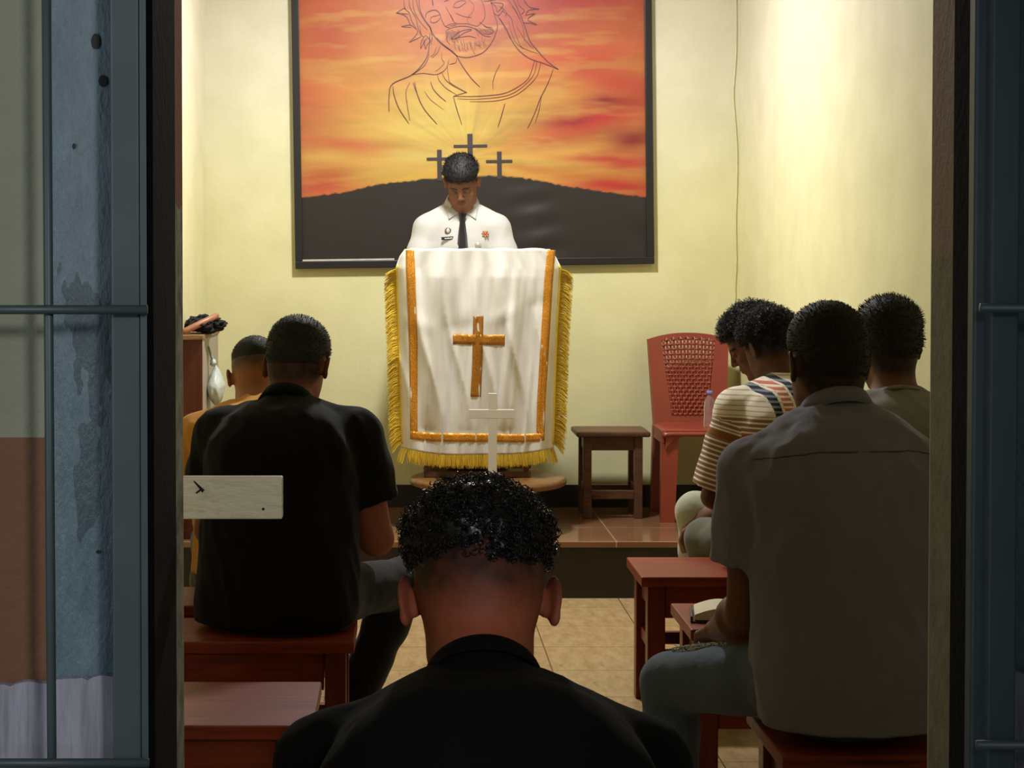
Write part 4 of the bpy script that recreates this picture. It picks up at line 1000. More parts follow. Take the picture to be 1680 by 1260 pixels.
def make_person(label, x, y, yaw, seat=.45, zf=0.0, standing=False, lean=(5, 14, 30), side=0.0, neck=(40, 0), head=(20, 0, 0), hs=1.0, hw=(1, 1, 1),
                arms=None, legs=None, sh=.178, size=1.0, skin=(112, 74, 52), stub=(30, 22, 20), fade=(-.02, .02, .4), hl=(-.02, .4), hair='short', hair_h=.010, curl=.0, seed=1,
                shirt=None, trousers=None, sleeve=.85, face=False, hfine=.0042, belly=1.0, loose=1.0, hem=.0, collar=None, shirt_folds=1.0, neck_len=.085, group=None, hands=True, lift=0.0, drop=.088, ar=1.0, fuzz=.5, side_h=.5):
    g = thing('person', label, 'person', (x, y, zf), R(yaw), group)
    o = Person(); o.g = g
    hipz = (seat + .088) if not standing else .86 * size
    pv = A3(0, 0, hipz + lift)
    rx = A3(1, 0, 0); sd = math.sin(R(side))
    def step(p, a, L): return p + A3(sd * L, math.sin(R(a)) * L, math.cos(R(a)) * L)
    s1 = step(pv, lean[0], .20 * size); s2 = step(s1, lean[1], .17 * size); s3 = step(s2, lean[2], .15 * size)
    nb = s3
    nd = A3(math.sin(R(neck[1])), math.sin(R(neck[0])), math.cos(R(neck[0]))); nd = unit(nd)
    hb = nb + nd * neck_len * size
    HR = RZ(R(head[1])) @ RX(R(-head[0])) @ RY(R(head[2]))
    hc = hb + HR @ A3(0, .022, .050) * hs
    toh = lambda P: ((P - hc) @ HR) / hs
    up2 = unit(s3 - s2)
    fw2 = np.cross(up2, rx) * -1
    shc = s3 - A3(0, -.012, drop * size)
    SHL = {-1: shc + A3(-sh * size, -.0, 0), 1: shc + A3(sh * size, 0, 0)}
    arms = arms or {}; legs = legs or {}
    AR = {}
    for s in (-1, 1):
        e, w = arms.get(s, ((.10, .10, -.25), (-.06, .22, .02)))
        el = SHL[s] + unit(A3(s * e[0], e[1], e[2])) * .285 * size
        wr = el + unit(A3(s * w[0], w[1], w[2])) * .25 * size
        AR[s] = (SHL[s], el, wr)
    LG = {}
    for s in (-1, 1):
        if standing: kn, an = legs.get(s, ((.0, .02), (.0, .0))); K = A3(s * .10, .02, .47 * size); An = A3(s * .11, 0, .085)
        else:
            kn, an = legs.get(s, ((.15, .42, .50), (.16, .38, .085)))
            K = A3(s * kn[0], kn[1], kn[2]); An = A3(s * an[0], an[1], an[2])
        LG[s] = (pv + A3(s * .092, 0, -.01), K, An)
    o.SHL, o.AR, o.LG, o.hc, o.HR, o.nb, o.nd, o.toh, o.shc, o.s = SHL, AR, LG, hc, HR, nb, nd, toh, shc, (pv, s1, s2, s3)

    def torso(P, g_=0.0, low=True):
        d = escap(P, pv, s1, (.165 * belly + g_, .118 * belly + g_), (.148 * belly + g_, .112 * belly + g_), rx)
        d = smin(d, escap(P, s1, s2, (.148 * belly + g_, .112 * belly + g_), (.168 + g_, .118 + g_), rx), .05)
        d = smin(d, escap(P, s2, s3 - up2 * .095, (.168 + g_, .118 + g_), (.125 + g_, .082 + g_), rx), .05)
        for s in (-1, 1):
            a, e, w = AR[s]
            d = smin(d, rcone(P, nb - up2 * .030 + A3(s * .030, 0, 0), a + A3(0, 0, .008), .050 + g_, .050 + g_), .045)
            d = smin(d, ell(P, s2 + A3(s * .075, -.050, .02), (.075 + g_, .045 + g_, .085 + g_)), .06)   # shoulder blade
        return d
    def arm(P, s, g_=0.0, k=.03):
        a, e, w = AR[s]
        m = a + (e - a) * .3
        d = rcone(P, a, m, .053 * size * ar + g_, .047 * size * ar + g_)
        d = smin(d, rcone(P, m, e, .047 * size * ar + g_, .037 * size * ar + g_), k)
        m2 = e + (w - e) * .28
        d = smin(d, rcone(P, e, m2, .036 * size * ar + g_, .041 * size * ar + g_), .02); return smin(d, rcone(P, m2, w, .041 * size * ar + g_, .026 * size + g_), .02)
    def hand(P, s):
        a, e, w = AR[s]; f = unit(w - e)
        pn = unit(np.cross(f, A3(1, 0, 0))); pn = pn if pn[2] > 0 else -pn     # back of the hand roughly up
        lat = unit(np.cross(f, pn)) ; lat = lat if lat[0] * s > 0 else -lat    # away from the body
        d = None
        kn = []
        for i, (off, L, c) in enumerate(((-.026, .074, .7), (-.009, .082, .75), (.009, .076, .8), (.025, .060, .9))):
            k = w + f * .083 + lat * off; 
            m = rcone(P, w + f * .012 + lat * off * .6, k, .0145, .0105); d = m if d is None else smin(d, m, .010)
            kn.append((k, L, c))
        for k, L, c in kn:
            d1 = unit(f * math.cos(c * .7) - pn * math.sin(c * .7)); d2 = unit(f * math.cos(c * 1.7) - pn * math.sin(c * 1.7))
            m = k + d1 * L * .5; t_ = m + d2 * L * .5
            fd = smin(rcone(P, k, m, .0098, .0088), rcone(P, m, t_, .0088, .0072), .003); d = smin(d, fd, .004)
        tb = w + f * .022 - lat * .020; tm = tb + unit(f * .7 - lat * .7 - pn * .35) * .042; tt = tm + unit(f * .9 - lat * .15 - pn * .5) * .034
        d = smin(d, smin(rcone(P, tb, tm, .0145, .0105), rcone(P, tm, tt, .0105, .0085), .004), .008)
        return d
    def leg(P, s, g_=0.0):
        h, k, a = LG[s]
        d = rcone(P, h, k, .078 + g_, .056 + g_ * .9); m = k + (a - k) * .3
        d = smin(d, rcone(P, k, m, .055 + g_, .052 + g_), .03); return smin(d, rcone(P, m, a, .052 + g_, .036 + g_), .03)
    def foot(P, s, g_=0.0):
        a = LG[s][2]; fd = unit(A3(s * .25, 1, 0)); t_ = A3(a[0], a[1], .038) + fd * .145; h_ = A3(a[0], a[1], .036) - fd * .045
        d = rcone(P, a, A3(a[0], a[1], .040), .036 + g_, .034 + g_); d = smin(d, rcone(P, h_, t_, .034 + g_, .026 + g_), .03)
        return smax(d, -(P[:, 2] - .004), .01)
    def body(P):
        Q = toh(P)
        dh = head_parts(Q, face, hw); dh = smin(dh, ears(Q, hw[0]), .004) * hs
        nk = rcone(P, nb - up2 * .02, hc + HR @ A3(0, -.026, -.035) * hs, .060 * size, .056 * hs)
        nk = smin(nk, rcone(P, nb + A3(0, .02, -.01), hc + HR @ A3(0, .01, -.06) * hs, .052, .044), .02)
        d = smin(dh, nk, .030)
        d = smin(d, torso(P), .03)
        for s in (-1, 1):
            d = smin(d, arm(P, s), .02)
            if hands: d = smin(d, hand(P, s), .012)
            d = smin(d, leg(P, s), .04); d = smin(d, foot(P, s), .02)
        return d
    allp = np.array([pv, s1, s2, s3, hc, *[q for s in (-1, 1) for q in (*AR[s], *LG[s])]])
    lo_, hi_ = allp.min(0) - .24, allp.max(0) + .24; lo_[2] = -.03
    hf = [(hc - .135 * hs, hc + .135 * hs, hfine)]
    if hands:
        for s in (-1, 1):
            e, w = AR[s][1], AR[s][2]; c = w + unit(w - e) * .07; hf.append((c - .09, c + .09, .0065))
    V, Q = sdf_mesh(body, lo_, hi_, .0125, hf)
    # skin tone, darkened by stubble where the hair is clipped short
    T = toh(V); sc_ = scalp_f(T, hl)
    sk = np.array(srgb(*skin)[:3]); st = np.array(srgb(*stub)[:3])
    hz = T[:, 2] - fade[2] * T[:, 1]
    k = np.clip((hz - fade[0]) / (fade[1] - fade[0]), 0, 1); k = k * k * (3 - 2 * k)
    near = (np.abs(T) < .16).all(1)
    dens = .75 + .5 * (fbm(T[:, 0] * 60 + 3, T[:, 1] * 60, T[:, 2] * 60) - .5)
    kk = np.clip(np.clip((sc_ + .016) / .024, 0, 1) * k * dens * 1.15, 0, 1) * near
    col = sk * (1 - kk[:, None]) + st * kk[:, None]
    blot = 1 + .10 * (fbm(V[:, 0] * 22, V[:, 1] * 22, V[:, 2] * 22) - .5)[:, None]; col = col * blot
    if face:
        lips = (ell(T, (0, .089, -.0587), (.022, .012, .0105)) < .001); col[lips] = col[lips] * np.array([.80, .62, .62])
        lash = np.zeros(len(T), bool)
        for s in (-1, 1):
            lid = (np.abs(T[:, 0] - s * .0315) < .0150) & (np.abs(T[:, 2] - (-.0030 - .10 * np.abs(np.abs(T[:, 0]) - .0315))) < .0024) & (T[:, 1] > .07); lash |= lid
            sk_ = (ell(T, (s * .031, .085, .010), (.022, .02, .013)) < 0); col[sk_] *= .82
            br = (np.abs(T[:, 2] - (.0255 - .16 * np.abs(np.abs(T[:, 0]) - .030))) < .0042) & (np.abs(np.abs(T[:, 0]) - .031) < .020) & (T[:, 1] > .05); col[br] = st * 1.2
        col[lash] = st
        mu = (ell(T, (0, .092, -.0455), (.024, .014, .0042)) < 0); col[mu] = col[mu] * .55 + st * .35
    bo = np_mesh('body', V, Q, SKIN, g, {'tone': col})
    # hair
    hcol = o
    th = hair_h
    def hairf(P):
        Qh = toh(P); c = head_parts(Qh, False, hw)
        z, yy = Qh[:, 2], Qh[:, 1]
        lvl = np.clip((z - fade[2] * yy - fade[1] * .7) / .05, 0, 1)
        tk = -.003 + (th * (side_h + (1 - side_h) * np.clip((z - .035) / .05, 0, 1)) + .003) * lvl
        if curl: 
            n = fbm(Qh[:, 0] * 75 + seed, Qh[:, 1] * 75, Qh[:, 2] * 75, oct=2); tk = tk + curl * (n - .35) * np.clip(lvl * 2, 0, 1) * 2
        else: 
            n = fbm(Qh[:, 0] * 130 + seed, Qh[:, 1] * 130, Qh[:, 2] * 70, oct=2); tk = tk + (.0022 + .22 * max(0, th - .010)) * (n - .5) * lvl
        return smax(c - np.minimum(tk, -.001 + .55 * np.clip(scalp_f(Qh, hl), 0, 1)), -scalp_f(Qh, hl) * .8, .004) * hs
    V, Q = sdf_mesh(hairf, hc - .16 * hs, hc + .16 * hs, max(hfine, .0038))
    hmat = HAIR_C if hair == 'glossy' else HAIR
    hm = np_mesh('hair', V, Q, hmat, g)
    # loose strands that break the outline
    me = hm.data; n = len(me.vertices); co = np.empty(n * 3, f32); me.vertices.foreach_get('co', co); co = co.reshape(-1, 3); no = np.empty(n * 3, f32); me.vertex_normals.foreach_get('vector', no); no = no.reshape(-1, 3)
    Th = toh(co); rs = np.random.RandomState(seed)
    lvl = np.clip((Th[:, 2] - fade[2] * Th[:, 1] - fade[1]) / .05, 0, 1); ok = np.flatnonzero((lvl > .15) & (head_parts(Th, False, hw) > -.001))
    pick = rs.choice(ok, min(len(ok), 2600 if not curl else 2200), False); VV, QQ = [], []
    dirc = (HR @ A3(0, .5, .35))
    for i in pick:
        p, nn = co[i], no[i]; L = (.002 + hair_h * fuzz) * (.4 + rs.rand()) * float(lvl[i])
        t_ = unit(np.cross(nn, rs.randn(3).astype(f32))); d_ = unit(nn + .6 * dirc + t_ * .5)
        b = len(VV); w_ = .0011
        if curl:
            L = (.004 + curl * .6) * (.6 + rs.rand()); u_ = unit(np.cross(d_, t_)); r_ = .0035 + .002 * rs.rand(); ph = rs.rand() * 6; sg = rs.choice((-1, 1)); w_ = .0012
            for j in range(6):
                a_ = ph + sg * j * 1.1; q = p + nn * L * j / 5 * 1.0 + (t_ * math.cos(a_) + u_ * math.sin(a_)) * r_
                q2 = unit(t_ * -math.sin(a_) + u_ * math.cos(a_)); cr = unit(np.cross(q2, nn)) 
                VV += [q - cr * w_ , q + cr * w_ * .5 + q2 * 0, q + nn * w_]
            for j in range(5):
                for k_ in range(3): QQ.append((b + 3 * j + k_, b + 3 * j + (k_ + 1) % 3, b + 3 * j + 3 + (k_ + 1) % 3, b + 3 * j + 3 + k_))
        else:
            q0, q1, q2 = p - nn * .002, p + d_ * L * .6, p + d_ * L + dirc * L * .2
            s_ = t_ * w_
            VV += [q0 - s_, q0 + s_, q1 + s_ * .7, q1 - s_ * .7, q2 + s_ * .15, q2 - s_ * .15]
            QQ += [(b, b + 1, b + 2, b + 3), (b + 3, b + 2, b + 4, b + 5)]
    sm_ = np_mesh('hair_strands', np.array(VV), np.array(QQ), hmat, hm)
    # trousers
    if trousers is not None:
        def trf(P):
            d = escap(P, pv - A3(0, 0, .012), pv + (s1 - pv) * .5, (.178 * belly, .130 * belly), (.160 * belly, .122 * belly), rx)
            w = .006 * (fbm(P[:, 0] * 14 + seed, P[:, 1] * 14, P[:, 2] * 14, oct=3) - .5) * 2
            for s in (-1, 1):
                l = leg(P, s, .010); a = LG[s][2]
                d = smin(d, smin(l, rcone(P, (LG[s][1] + a) / 2, a + A3(0, 0, -.01), .062, .058), .02), .045)
            return smax(d - w, .05 - P[:, 2], .006)
        V, Q = sdf_mesh(trf, allp.min(0) - .2, np.maximum(allp.max(0) * 0 + A3(.5, .7, hipz + .3), pv + .2), .010)
        o.trousers = np_mesh('trousers', V, Q, trousers, g); o.trf = trf
    bmf = []
    V, Q = sdf_mesh(lambda P: np.minimum(foot(P, -1, .007), foot(P, 1, .007)), A3(*(np.minimum(LG[-1][2], LG[1][2]) - .25)[:2], -.01), A3(*(np.maximum(LG[-1][2], LG[1][2]) + .25)[:2], .062), .009)
    np_mesh('shoes', V, Q, SHOE, g)
    # shirt
    if shirt is not None:
        gs = .012 * loose
        cut = nb + nd * .012
        def shf(P):
            d = torso(P, gs)
            # cloth hangs straight from the shoulder blades
            d = smin(d, escap(P, s2 + A3(0, -.012, 0), pv + A3(0, -.03, hem - .02), (.160 + gs, .118 + gs), (.165 * belly + gs, .120 * belly + gs), rx), .06)
            n1 = fbm(P[:, 0] * 9 + seed, P[:, 1] * 9, P[:, 2] * 5 + 3, oct=3) - .5
            n2 = np.abs(fbm(P[:, 0] * 17 + seed * 3 + P[:, 2] * 6, P[:, 1] * 15, P[:, 2] * 5.5, oct=2) - .5)
            dd = None
            for s in (-1, 1):
                a, e, w = AR[s]; m = a + (e - a) * .35
                se = a + (e - a) * min(1, sleeve)
                sl = rcone(P, a, m, .055 * size * ar + gs, .051 * size * ar + gs * 1.3); sl = smin(sl, rcone(P, m, se, .051 * size * ar + gs * 1.3, .049 * size * ar + gs * 1.7), .02)
                if sleeve > 1:
                    w2 = e + (w - e) * (sleeve - 1); sl = smin(sl, rcone(P, e, w2, .048 * size + gs * 1.6, .038 * size + gs), .02); ax = unit(w - e); se2 = w2
                else: ax = unit(e - a); se2 = se
                pl_ = (P - se2) @ ax
                sl = smax(sl, pl_, .004)
                hol = rcone(P, se2 - ax * .025, se2 + ax * .1, .040 * size * ar + gs * .9, .044 * size * ar + gs * 1.2) if sleeve <= 1 else rcone(P, se2 - ax * .02, se2 + ax * .1, .030 * size + gs, .032 * size + gs)
                sl = smax(sl, -hol, .003)
                dd = sl if dd is None else np.minimum(dd, sl)
            d = smin(d, dd, .022)
            d = d - shirt_folds * (.010 * n1 - .016 * (n2 - .12) * 1.0)
            d = smax(d, -rcone(P, nb + nd * .004, nb + nd * .16, .058, .085), .006)   # neck opening
            d = smax(d, (pv[2] + hem) - P[:, 2] - .0 + .0, .006)
            return d
        lo2 = allp.min(0) - .2; lo2[2] = pv[2] + hem - .02; hi2 = allp.max(0) + .2
        hi2 = np.minimum(hi2, np.maximum.reduce([s1, s2, s3, AR[-1][0], AR[1][0], AR[1][1], AR[-1][1]]) + .22)
        if sleeve > 1: hi2 = allp.max(0) + .1
        V, Q = sdf_mesh(shf, lo2, hi2, .0078)
        at_ = {}
        # pattern coordinates: x = across, y = up, z = sleeve flag
        u = V[:, 0].copy(); v = V[:, 2].copy(); fl = np.zeros(len(V))
        for s in (-1, 1):
            a, e, w = AR[s]; da = rcone(V, a, e, .05, .05); t_ = ((V - a) @ (e - a)) / float((e - a) @ (e - a)); ons = (da < .05) & (t_ > .12) & (np.abs(V[:, 0]) > sh * size * .88)
            fl[ons] = 1; v[ons] = a[2] - t_[ons] * .285
        o.shirt = np_mesh('shirt', V, Q, shirt, g, {'pat': np.stack([u, v, fl], 1)}); o.shf = shf
    # collar
    if collar:
        cm = collar.get('mat', shirt); spr = collar.get('spread', .22); hgt, rad, flap, gap = collar.get('h', .035), collar.get('r', .066), collar.get('flap', .03), collar.get('gap', 0)
        c0 = nb + nd * collar.get('off', .0) ; ax = unit(nd + up2 * collar.get('up', .6)); fwd = unit(np.cross(np.cross(ax, A3(0, 1, 0)), ax)); rt = unit(np.cross(fwd, ax))
        n = 56; rings = []
        for i in range(n + 1):
            a_ = R(gap) + (2 * math.pi - 2 * R(gap)) * i / n; dr = fwd * math.cos(a_) + rt * math.sin(a_); fr_t = (1 + math.cos(a_)) / 2
            rr = rad * (1.0 + .10 * fr_t) ; dp = fr_t * collar.get('drop', .03); fl_ = flap * (1 + fr_t ** 3 * collar.get('point', .5))
            w_ = .0015 * math.sin(a_ * 5 + seed)
            prof = [(rr + .002, -.012), (rr - .004, hgt), (rr - .001, hgt + .003), (rr + .004, hgt + .001), (rr + .009 + flap * spr + w_, hgt - fl_), (rr + .006 + flap * spr + w_, hgt - fl_), (rr + .001, hgt - .006), (rr + .006, -.012)]
            rings.append([c0 + dr * r_ + ax * (z_ - dp) for r_, z_ in prof])
        Vc = np.array(rings).reshape(-1, 3); m = len(prof); Qc = [(i * m + k, i * m + (k + 1) % m, (i + 1) * m + (k + 1) % m, (i + 1) * m + k) for i in range(n) for k in range(m)]
        ob = np_mesh('collar', Vc, np.array(Qc), cm, o.shirt if shirt is not None else g)
        b2 = bmesh.new(); b2.from_mesh(ob.data); bmesh.ops.holes_fill(b2, edges=[e for e in b2.edges if e.is_boundary], sides=0); bmesh.ops.recalc_face_normals(b2, faces=b2.faces[:]); b2.to_mesh(ob.data); b2.free()
        ob.data.polygons.foreach_set('use_smooth', [True] * len(ob.data.polygons))
    return o

def seam(o, pts2, rad, mat, name='seam', off=.0):
    """thin line laid on the back of a shirt: pts2 = local (x, z)"""
    out = []
    for x_, z_ in pts2:
        ys = np.linspace(-.45, .3, 240, dtype=f32); P = np.stack([np.full_like(ys, x_), ys, np.full_like(ys, z_)], -1); d = o.shf(P)
        i = int(np.argmax(d < 0)); 
        if d[i] >= 0: continue
        out.append((x_, float(ys[i]) - off, z_))
    if len(out) < 3: return
    bm = bmesh.new(); tube(bm, out, rad, 5); return obj(name, bm, mat, o.shirt, True)

black_cloth_ = fabric('black_cotton', srgb(12, 11, 12), .9, var=.15, sheen=.05)
black2 = fabric('black_jacket_cloth', srgb(7, 7, 8), .95, var=.1, sheen=.0)
grey_c = fabric('grey_chambray', srgb(126, 124, 142), .85, var=.10, bump_=.35)
grey_d = fabric('dim_grey_cotton', srgb(128, 126, 120), .85)
mustard = fabric('mustard_cotton', srgb(206, 142, 50), .85)
white_c = fabric('white_uniform_cotton', srgb(176, 174, 168), .7, var=.03)
dark_tr = fabric('dark_trouser_cloth', srgb(15, 14, 16), .85)
jeans = fabric('faded_blue_denim', srgb(92, 108, 128), .85, var=.22, noise_s=9, bump_=.5)
pale_j = fabric('pale_grey_denim', srgb(168, 168, 146), .85, var=.08)
olive = fabric('olive_grey_trouser', srgb(92, 92, 78), .85)
greytr = fabric('grey_trouser_cloth', srgb(72, 74, 70), .85)

# patterned shirt
t = NT('striped_batik_cotton'); a = t.n('ShaderNodeAttribute', attribute_name='pat'); sx = t.n('ShaderNodeSeparateXYZ'); t.link(a.outputs['Vector'], sx.inputs[0])
u_, v_, fl_ = sx.outputs
def stripes(x, period, duty):
    return t.math('LESS_THAN', t.math('FRACT', t.math('DIVIDE', x, period)), duty)
def band(x, a0, a1): return t.math('MULTIPLY', t.math('GREATER_THAN', x, a0), t.math('LESS_THAN', x, a1))
cream, tan, navy, red_ = srgb(226, 218, 200), srgb(188, 166, 140), srgb(36, 40, 56), srgb(170, 52, 48)
c = t.mix(stripes(v_, .0155, .26), cream, tan)
low = t.math('LESS_THAN', v_, .925)
c = t.mix(t.math('MULTIPLY', low, stripes(v_, .0155, .62)), c, srgb(140, 108, 88))
for a0, a1, col1, col2 in ((-.158, -.138, navy, srgb(120, 130, 138)), (-.130, -.102, srgb(196, 110, 92), cream), (-.094, -.070, navy, srgb(120, 130, 138))):
    bnd = t.math('MULTIPLY', band(u_, a0, a1), t.math('SUBTRACT', 1.0, fl_))
    c = t.mix(bnd, c, t.mix(stripes(v_, .0155, .42), col1, col2))
    c = t.mix(t.math('MULTIPLY', bnd, band(v_, .872, .905)), c, red_ if abs(a0 + .130) < .01 else navy)
for e in (-.162, -.134, -.098, -.067): c = t.mix(t.math('MULTIPLY', band(u_, e - .0016, e + .0016), t.math('SUBTRACT', 1.0, fl_)), c, cream)
hb_ = band(v_, .850, .872); c = t.mix(t.math('MULTIPLY', hb_, t.math('SUBTRACT', 1.0, fl_)), c, red_)
sl = t.math('GREATER_THAN', fl_, .5)
c = t.mix(t.math('MULTIPLY', sl, band(v_, .845, .868)), c, srgb(134, 90, 36))
c = t.mix(t.math('MULTIPLY', sl, band(v_, .868, .874)), c, cream)
t.set(c, .85, 0, .2); t.bump(t.noise(24, 4), .3, .004); BATIK = t.m

def PX(px, s): return (px - CX) / s

# 1. speaker at the lectern
sp = make_person('man in white uniform shirt and black tie reading at the lectern', PX(757, 355), F / 355, 180, zf=ZP, standing=True, size=1.035, lean=(0, 4, 12), neck=(24, -3), head=(38, -8, 2), hs=.92, hw=(1.0, 1, 1),
    arms={-1: ((.24, .14, -.85), (-.2, .75, .30)), 1: ((.24, .14, -.85), (-.2, .75, .30))}, skin=(128, 86, 62), fade=(-.01, .02, .3), hl=(-.01, .4), hair_h=.020, seed=4, shirt=white_c, trousers=dark_tr, sleeve=1.8, face=True, hfine=.0028,
    collar=dict(h=.046, r=.063, flap=.034, gap=42, drop=.036, point=.0, off=.014, up=1.0, spread=.3), hem=-.02, loose=.9, shirt_folds=.8, sh=.150, fuzz=.4, side_h=.4, drop=.10, neck_len=.090)
def chest(o, x_, z_, side=1):
    ys = np.linspace(.35, -.2, 400, dtype=f32); P = np.stack([np.full_like(ys, x_), ys, np.full_like(ys, z_)], -1); d = o.shf(P); i = int(np.argmax(d < 0)); return Vector((x_, float(ys[i]), z_))
nbs = sp.nb
# tie
tz0 = float(nbs[2]) - .034; V, Q = [], []
prof = [(tz0 + .006, .020), (tz0 - .024, .012), (tz0 - .032, .012), (tz0 - .10, .021), (tz0 - .20, .028), (tz0 - .30, .033), (tz0 - .36, .034), (tz0 - .395, .002)]
yt = [chest(sp, 0.0, max(z, tz0 - .36) - .025).y for z, w in prof]; yt = [chest(sp, 0.0, min(z, tz0 - .03)).y for z, w in prof]
for (z, w), y_ in zip(prof, yt):
    if z > tz0 - .04: y_ += .006
    th_ = .011 if z > tz0 - .03 else .005
    V += [(-w, y_ + .005, z), (0, y_ + .006 + th_, z), (w, y_ + .005, z), (0, y_ - .002, z)]
for i in range(len(prof) - 1):
    for k in range(4): Q.append((i * 4 + k, i * 4 + (k + 1) % 4, i * 4 + 4 + (k + 1) % 4, i * 4 + 4 + k))
Q += [(0, 1, 2, 3), tuple(len(V) - 4 + k for k in (3, 2, 1, 0))]
np_mesh('tie', np.array(V), np.array(Q), fabric('black_tie', srgb(28, 22, 26), .6), sp.g)
# badges; the person faces the camera, so picture left is local +x
def badge(px, py, r, mats, name, w=1, hgt=1):
    q = at(px, py, F / (F / 355 - .13)); x_ = -(q.x - sp.g.location.x); z_ = q.z - ZP; c = chest(sp, x_, z_)
    bm = bmesh.new(); lathe(bm, [(0, 0), (r, 0), (r, .003), (r * .8, .0045), (0, .0045)], 22); b = obj(name, bm, mats[0], sp.shirt, True)
    b.location = c + Vector((0, .001, 0)); b.rotation_euler = (R(-84), 0, 0); b.scale = (w, hgt, 1)
    bm = bmesh.new(); lathe(bm, [(0, .0045), (r * .62, .0045), (r * .55, .0062), (0, .0066)], 16); b2 = obj('emblem', bm, mats[1], b, True); return b
bronze = simple('bronze_badge', srgb(110, 92, 70), .35, .6); bm2_ = simple('pale_metal', srgb(190, 180, 160), .35, .4); red_m = simple('badge_red', srgb(150, 60, 40), .5); silver = simple('silver_badge', srgb(168, 160, 146), .4, .3)
badge(735, 379, .0150, (bronze, bm2_), 'round_badge'); badge(784, 402, .0145, (silver, silver), 'silver_pin')
fb = badge(796, 384, .0150, (bronze, red_m), 'flower_badge')
bm = bmesh.new()
for i in range(7):
    a_ = R(i * 51.4 - 90 + 25)
    if i < 7: tube(bm, [(math.cos(a_) * .006, math.sin(a_) * .006, .004), (math.cos(a_) * .0165, math.sin(a_) * .0165, .004)], [.0028, .0042], 6)
obj('petals', bm, simple('badge_gold', srgb(190, 130, 80), .4, .3), fb, True)
q = at(735, 391, F / (F / 355 - .13)); c = chest(sp, -(q.x - sp.g.location.x), q.z - ZP)
bm = bmesh.new(); box(bm, (-.031, -.0015, -.0075), (.031, .0025, .0075), .0012); nt_ = obj('name_plate', bm, M['black_paint'], sp.shirt); nt_.location = c + Vector((0, .004, 0)); nt_.rotation_euler = (R(4), R(4), R(6))
bm = bmesh.new()
for i in range(7): box(bm, (-.018 + i * .005, .0025, -.0028), (-.0148 + i * .005, .0031, .0028 - (i % 3) * .0008), .0003, seg=1)
obj('pale_lettering', bm, simple('tag_letters', srgb(220, 214, 196), .5), nt_)
# pointed collar leaves lying on the shirt front
def chest2(x_, z_):
    ys = np.linspace(.35, -.1, 400, dtype=f32); P = np.stack([np.full_like(ys, x_), ys, np.full_like(ys, z_)], -1)
    d = np.minimum(sp.shf(P), rcone(P, sp.nb, sp.nb + sp.nd * .09, .062, .060)); i = int(np.argmax(d < 0)); return float(ys[i])
zc = float(nbs[2])
for sg in (-1, 1):
    A_, B_, C_, D_ = (sg * .056, zc + .036), (sg * .008, zc - .022), (sg * .062, zc - .056), (sg * .074, zc + .016)
    n_ = 8; Vv_, Qq_ = [], []; Y4 = (float(nbs[1]) + .030, chest2(*B_) + .004, chest2(*C_) + .007, float(nbs[1]) + .026)
    for j in range(n_ + 1):
        for i in range(n_ + 1):
            a_, b_ = i / n_, j / n_
            x_ = (A_[0] * (1 - a_) + B_[0] * a_) * (1 - b_) + (D_[0] * (1 - a_) + C_[0] * a_) * b_
            z_ = (A_[1] * (1 - a_) + B_[1] * a_) * (1 - b_) + (D_[1] * (1 - a_) + C_[1] * a_) * b_
            yl4 = (Y4[0] * (1 - a_) + Y4[1] * a_) * (1 - b_) + (Y4[3] * (1 - a_) + Y4[2] * a_) * b_; yc_ = chest2(x_, z_) + .003; Vv_.append((x_, max(yl4, yc_ if yc_ < yl4 + .03 else yl4), z_))
    for j in range(n_):
        for i in range(n_): q0 = j * (n_ + 1) + i; Qq_.append((q0, q0 + 1, q0 + n_ + 2, q0 + n_ + 1))
    o_ = np_mesh('collar_leaf', np.array(Vv_), np.array(Qq_), white_c, sp.shirt); md = o_.modifiers.new('t', 'SOLIDIFY'); md.thickness = .003; md.offset = 0
# 2. man in the black shirt, left
s_ = 612
bl = make_person('man in black short-sleeved shirt seated on the left, seen from behind', PX(456, s_), 4.90, -9, lean=(4, 12, 24), neck=(36, 3), head=(24, -9, 0), hs=1.04, hw=(1.03, 1, 1), sh=.182, seat=.43, drop=.085,
    arms={-1: ((.18, .25, -.85), (-.35, .80, .10)), 1: ((.20, .10, -.95), (-.50, .80, .20))}, legs={-1: ((.17, .42, .50), (.16, .36, .085)), 1: ((.28, .40, .50), (.11, .32, .085))}, skin=(150, 88, 58), stub=(34, 26, 24), ar=1.25,
    fade=(-.085, -.025, .35), hl=(-.055, .45), hair_h=.010, seed=11, shirt=black_cloth_, trousers=dark_tr, sleeve=.62, belly=1.15, loose=1.3, hem=-.06, hfine=.004, collar=dict(h=.034, r=.066, flap=.030, off=.006), fuzz=.25, shirt_folds=1.3)
# 3. man in the mustard shirt
om = make_person('man in mustard shirt with bowed head seated behind the man in black', PX(418, 540), 5.58, 4, lean=(6, 18, 34), neck=(44, 0), head=(34, 6, 0), sh=.180, seat=.385,
    arms={-1: ((.20, .22, -.85), (-.30, .75, .05)), 1: ((.10, .20, -.9), (-.4, .8, .1))}, skin=(160, 104, 70), stub=(58, 46, 38), fade=(-.010, .05, .35), hl=(-.01, .4), hair_h=.006, seed=14, shirt=mustard, trousers=greytr, sleeve=.62,
    belly=1.0, loose=1.1, hem=.0, collar=None, hfine=.0048, fuzz=.2, shirt_folds=1.6)
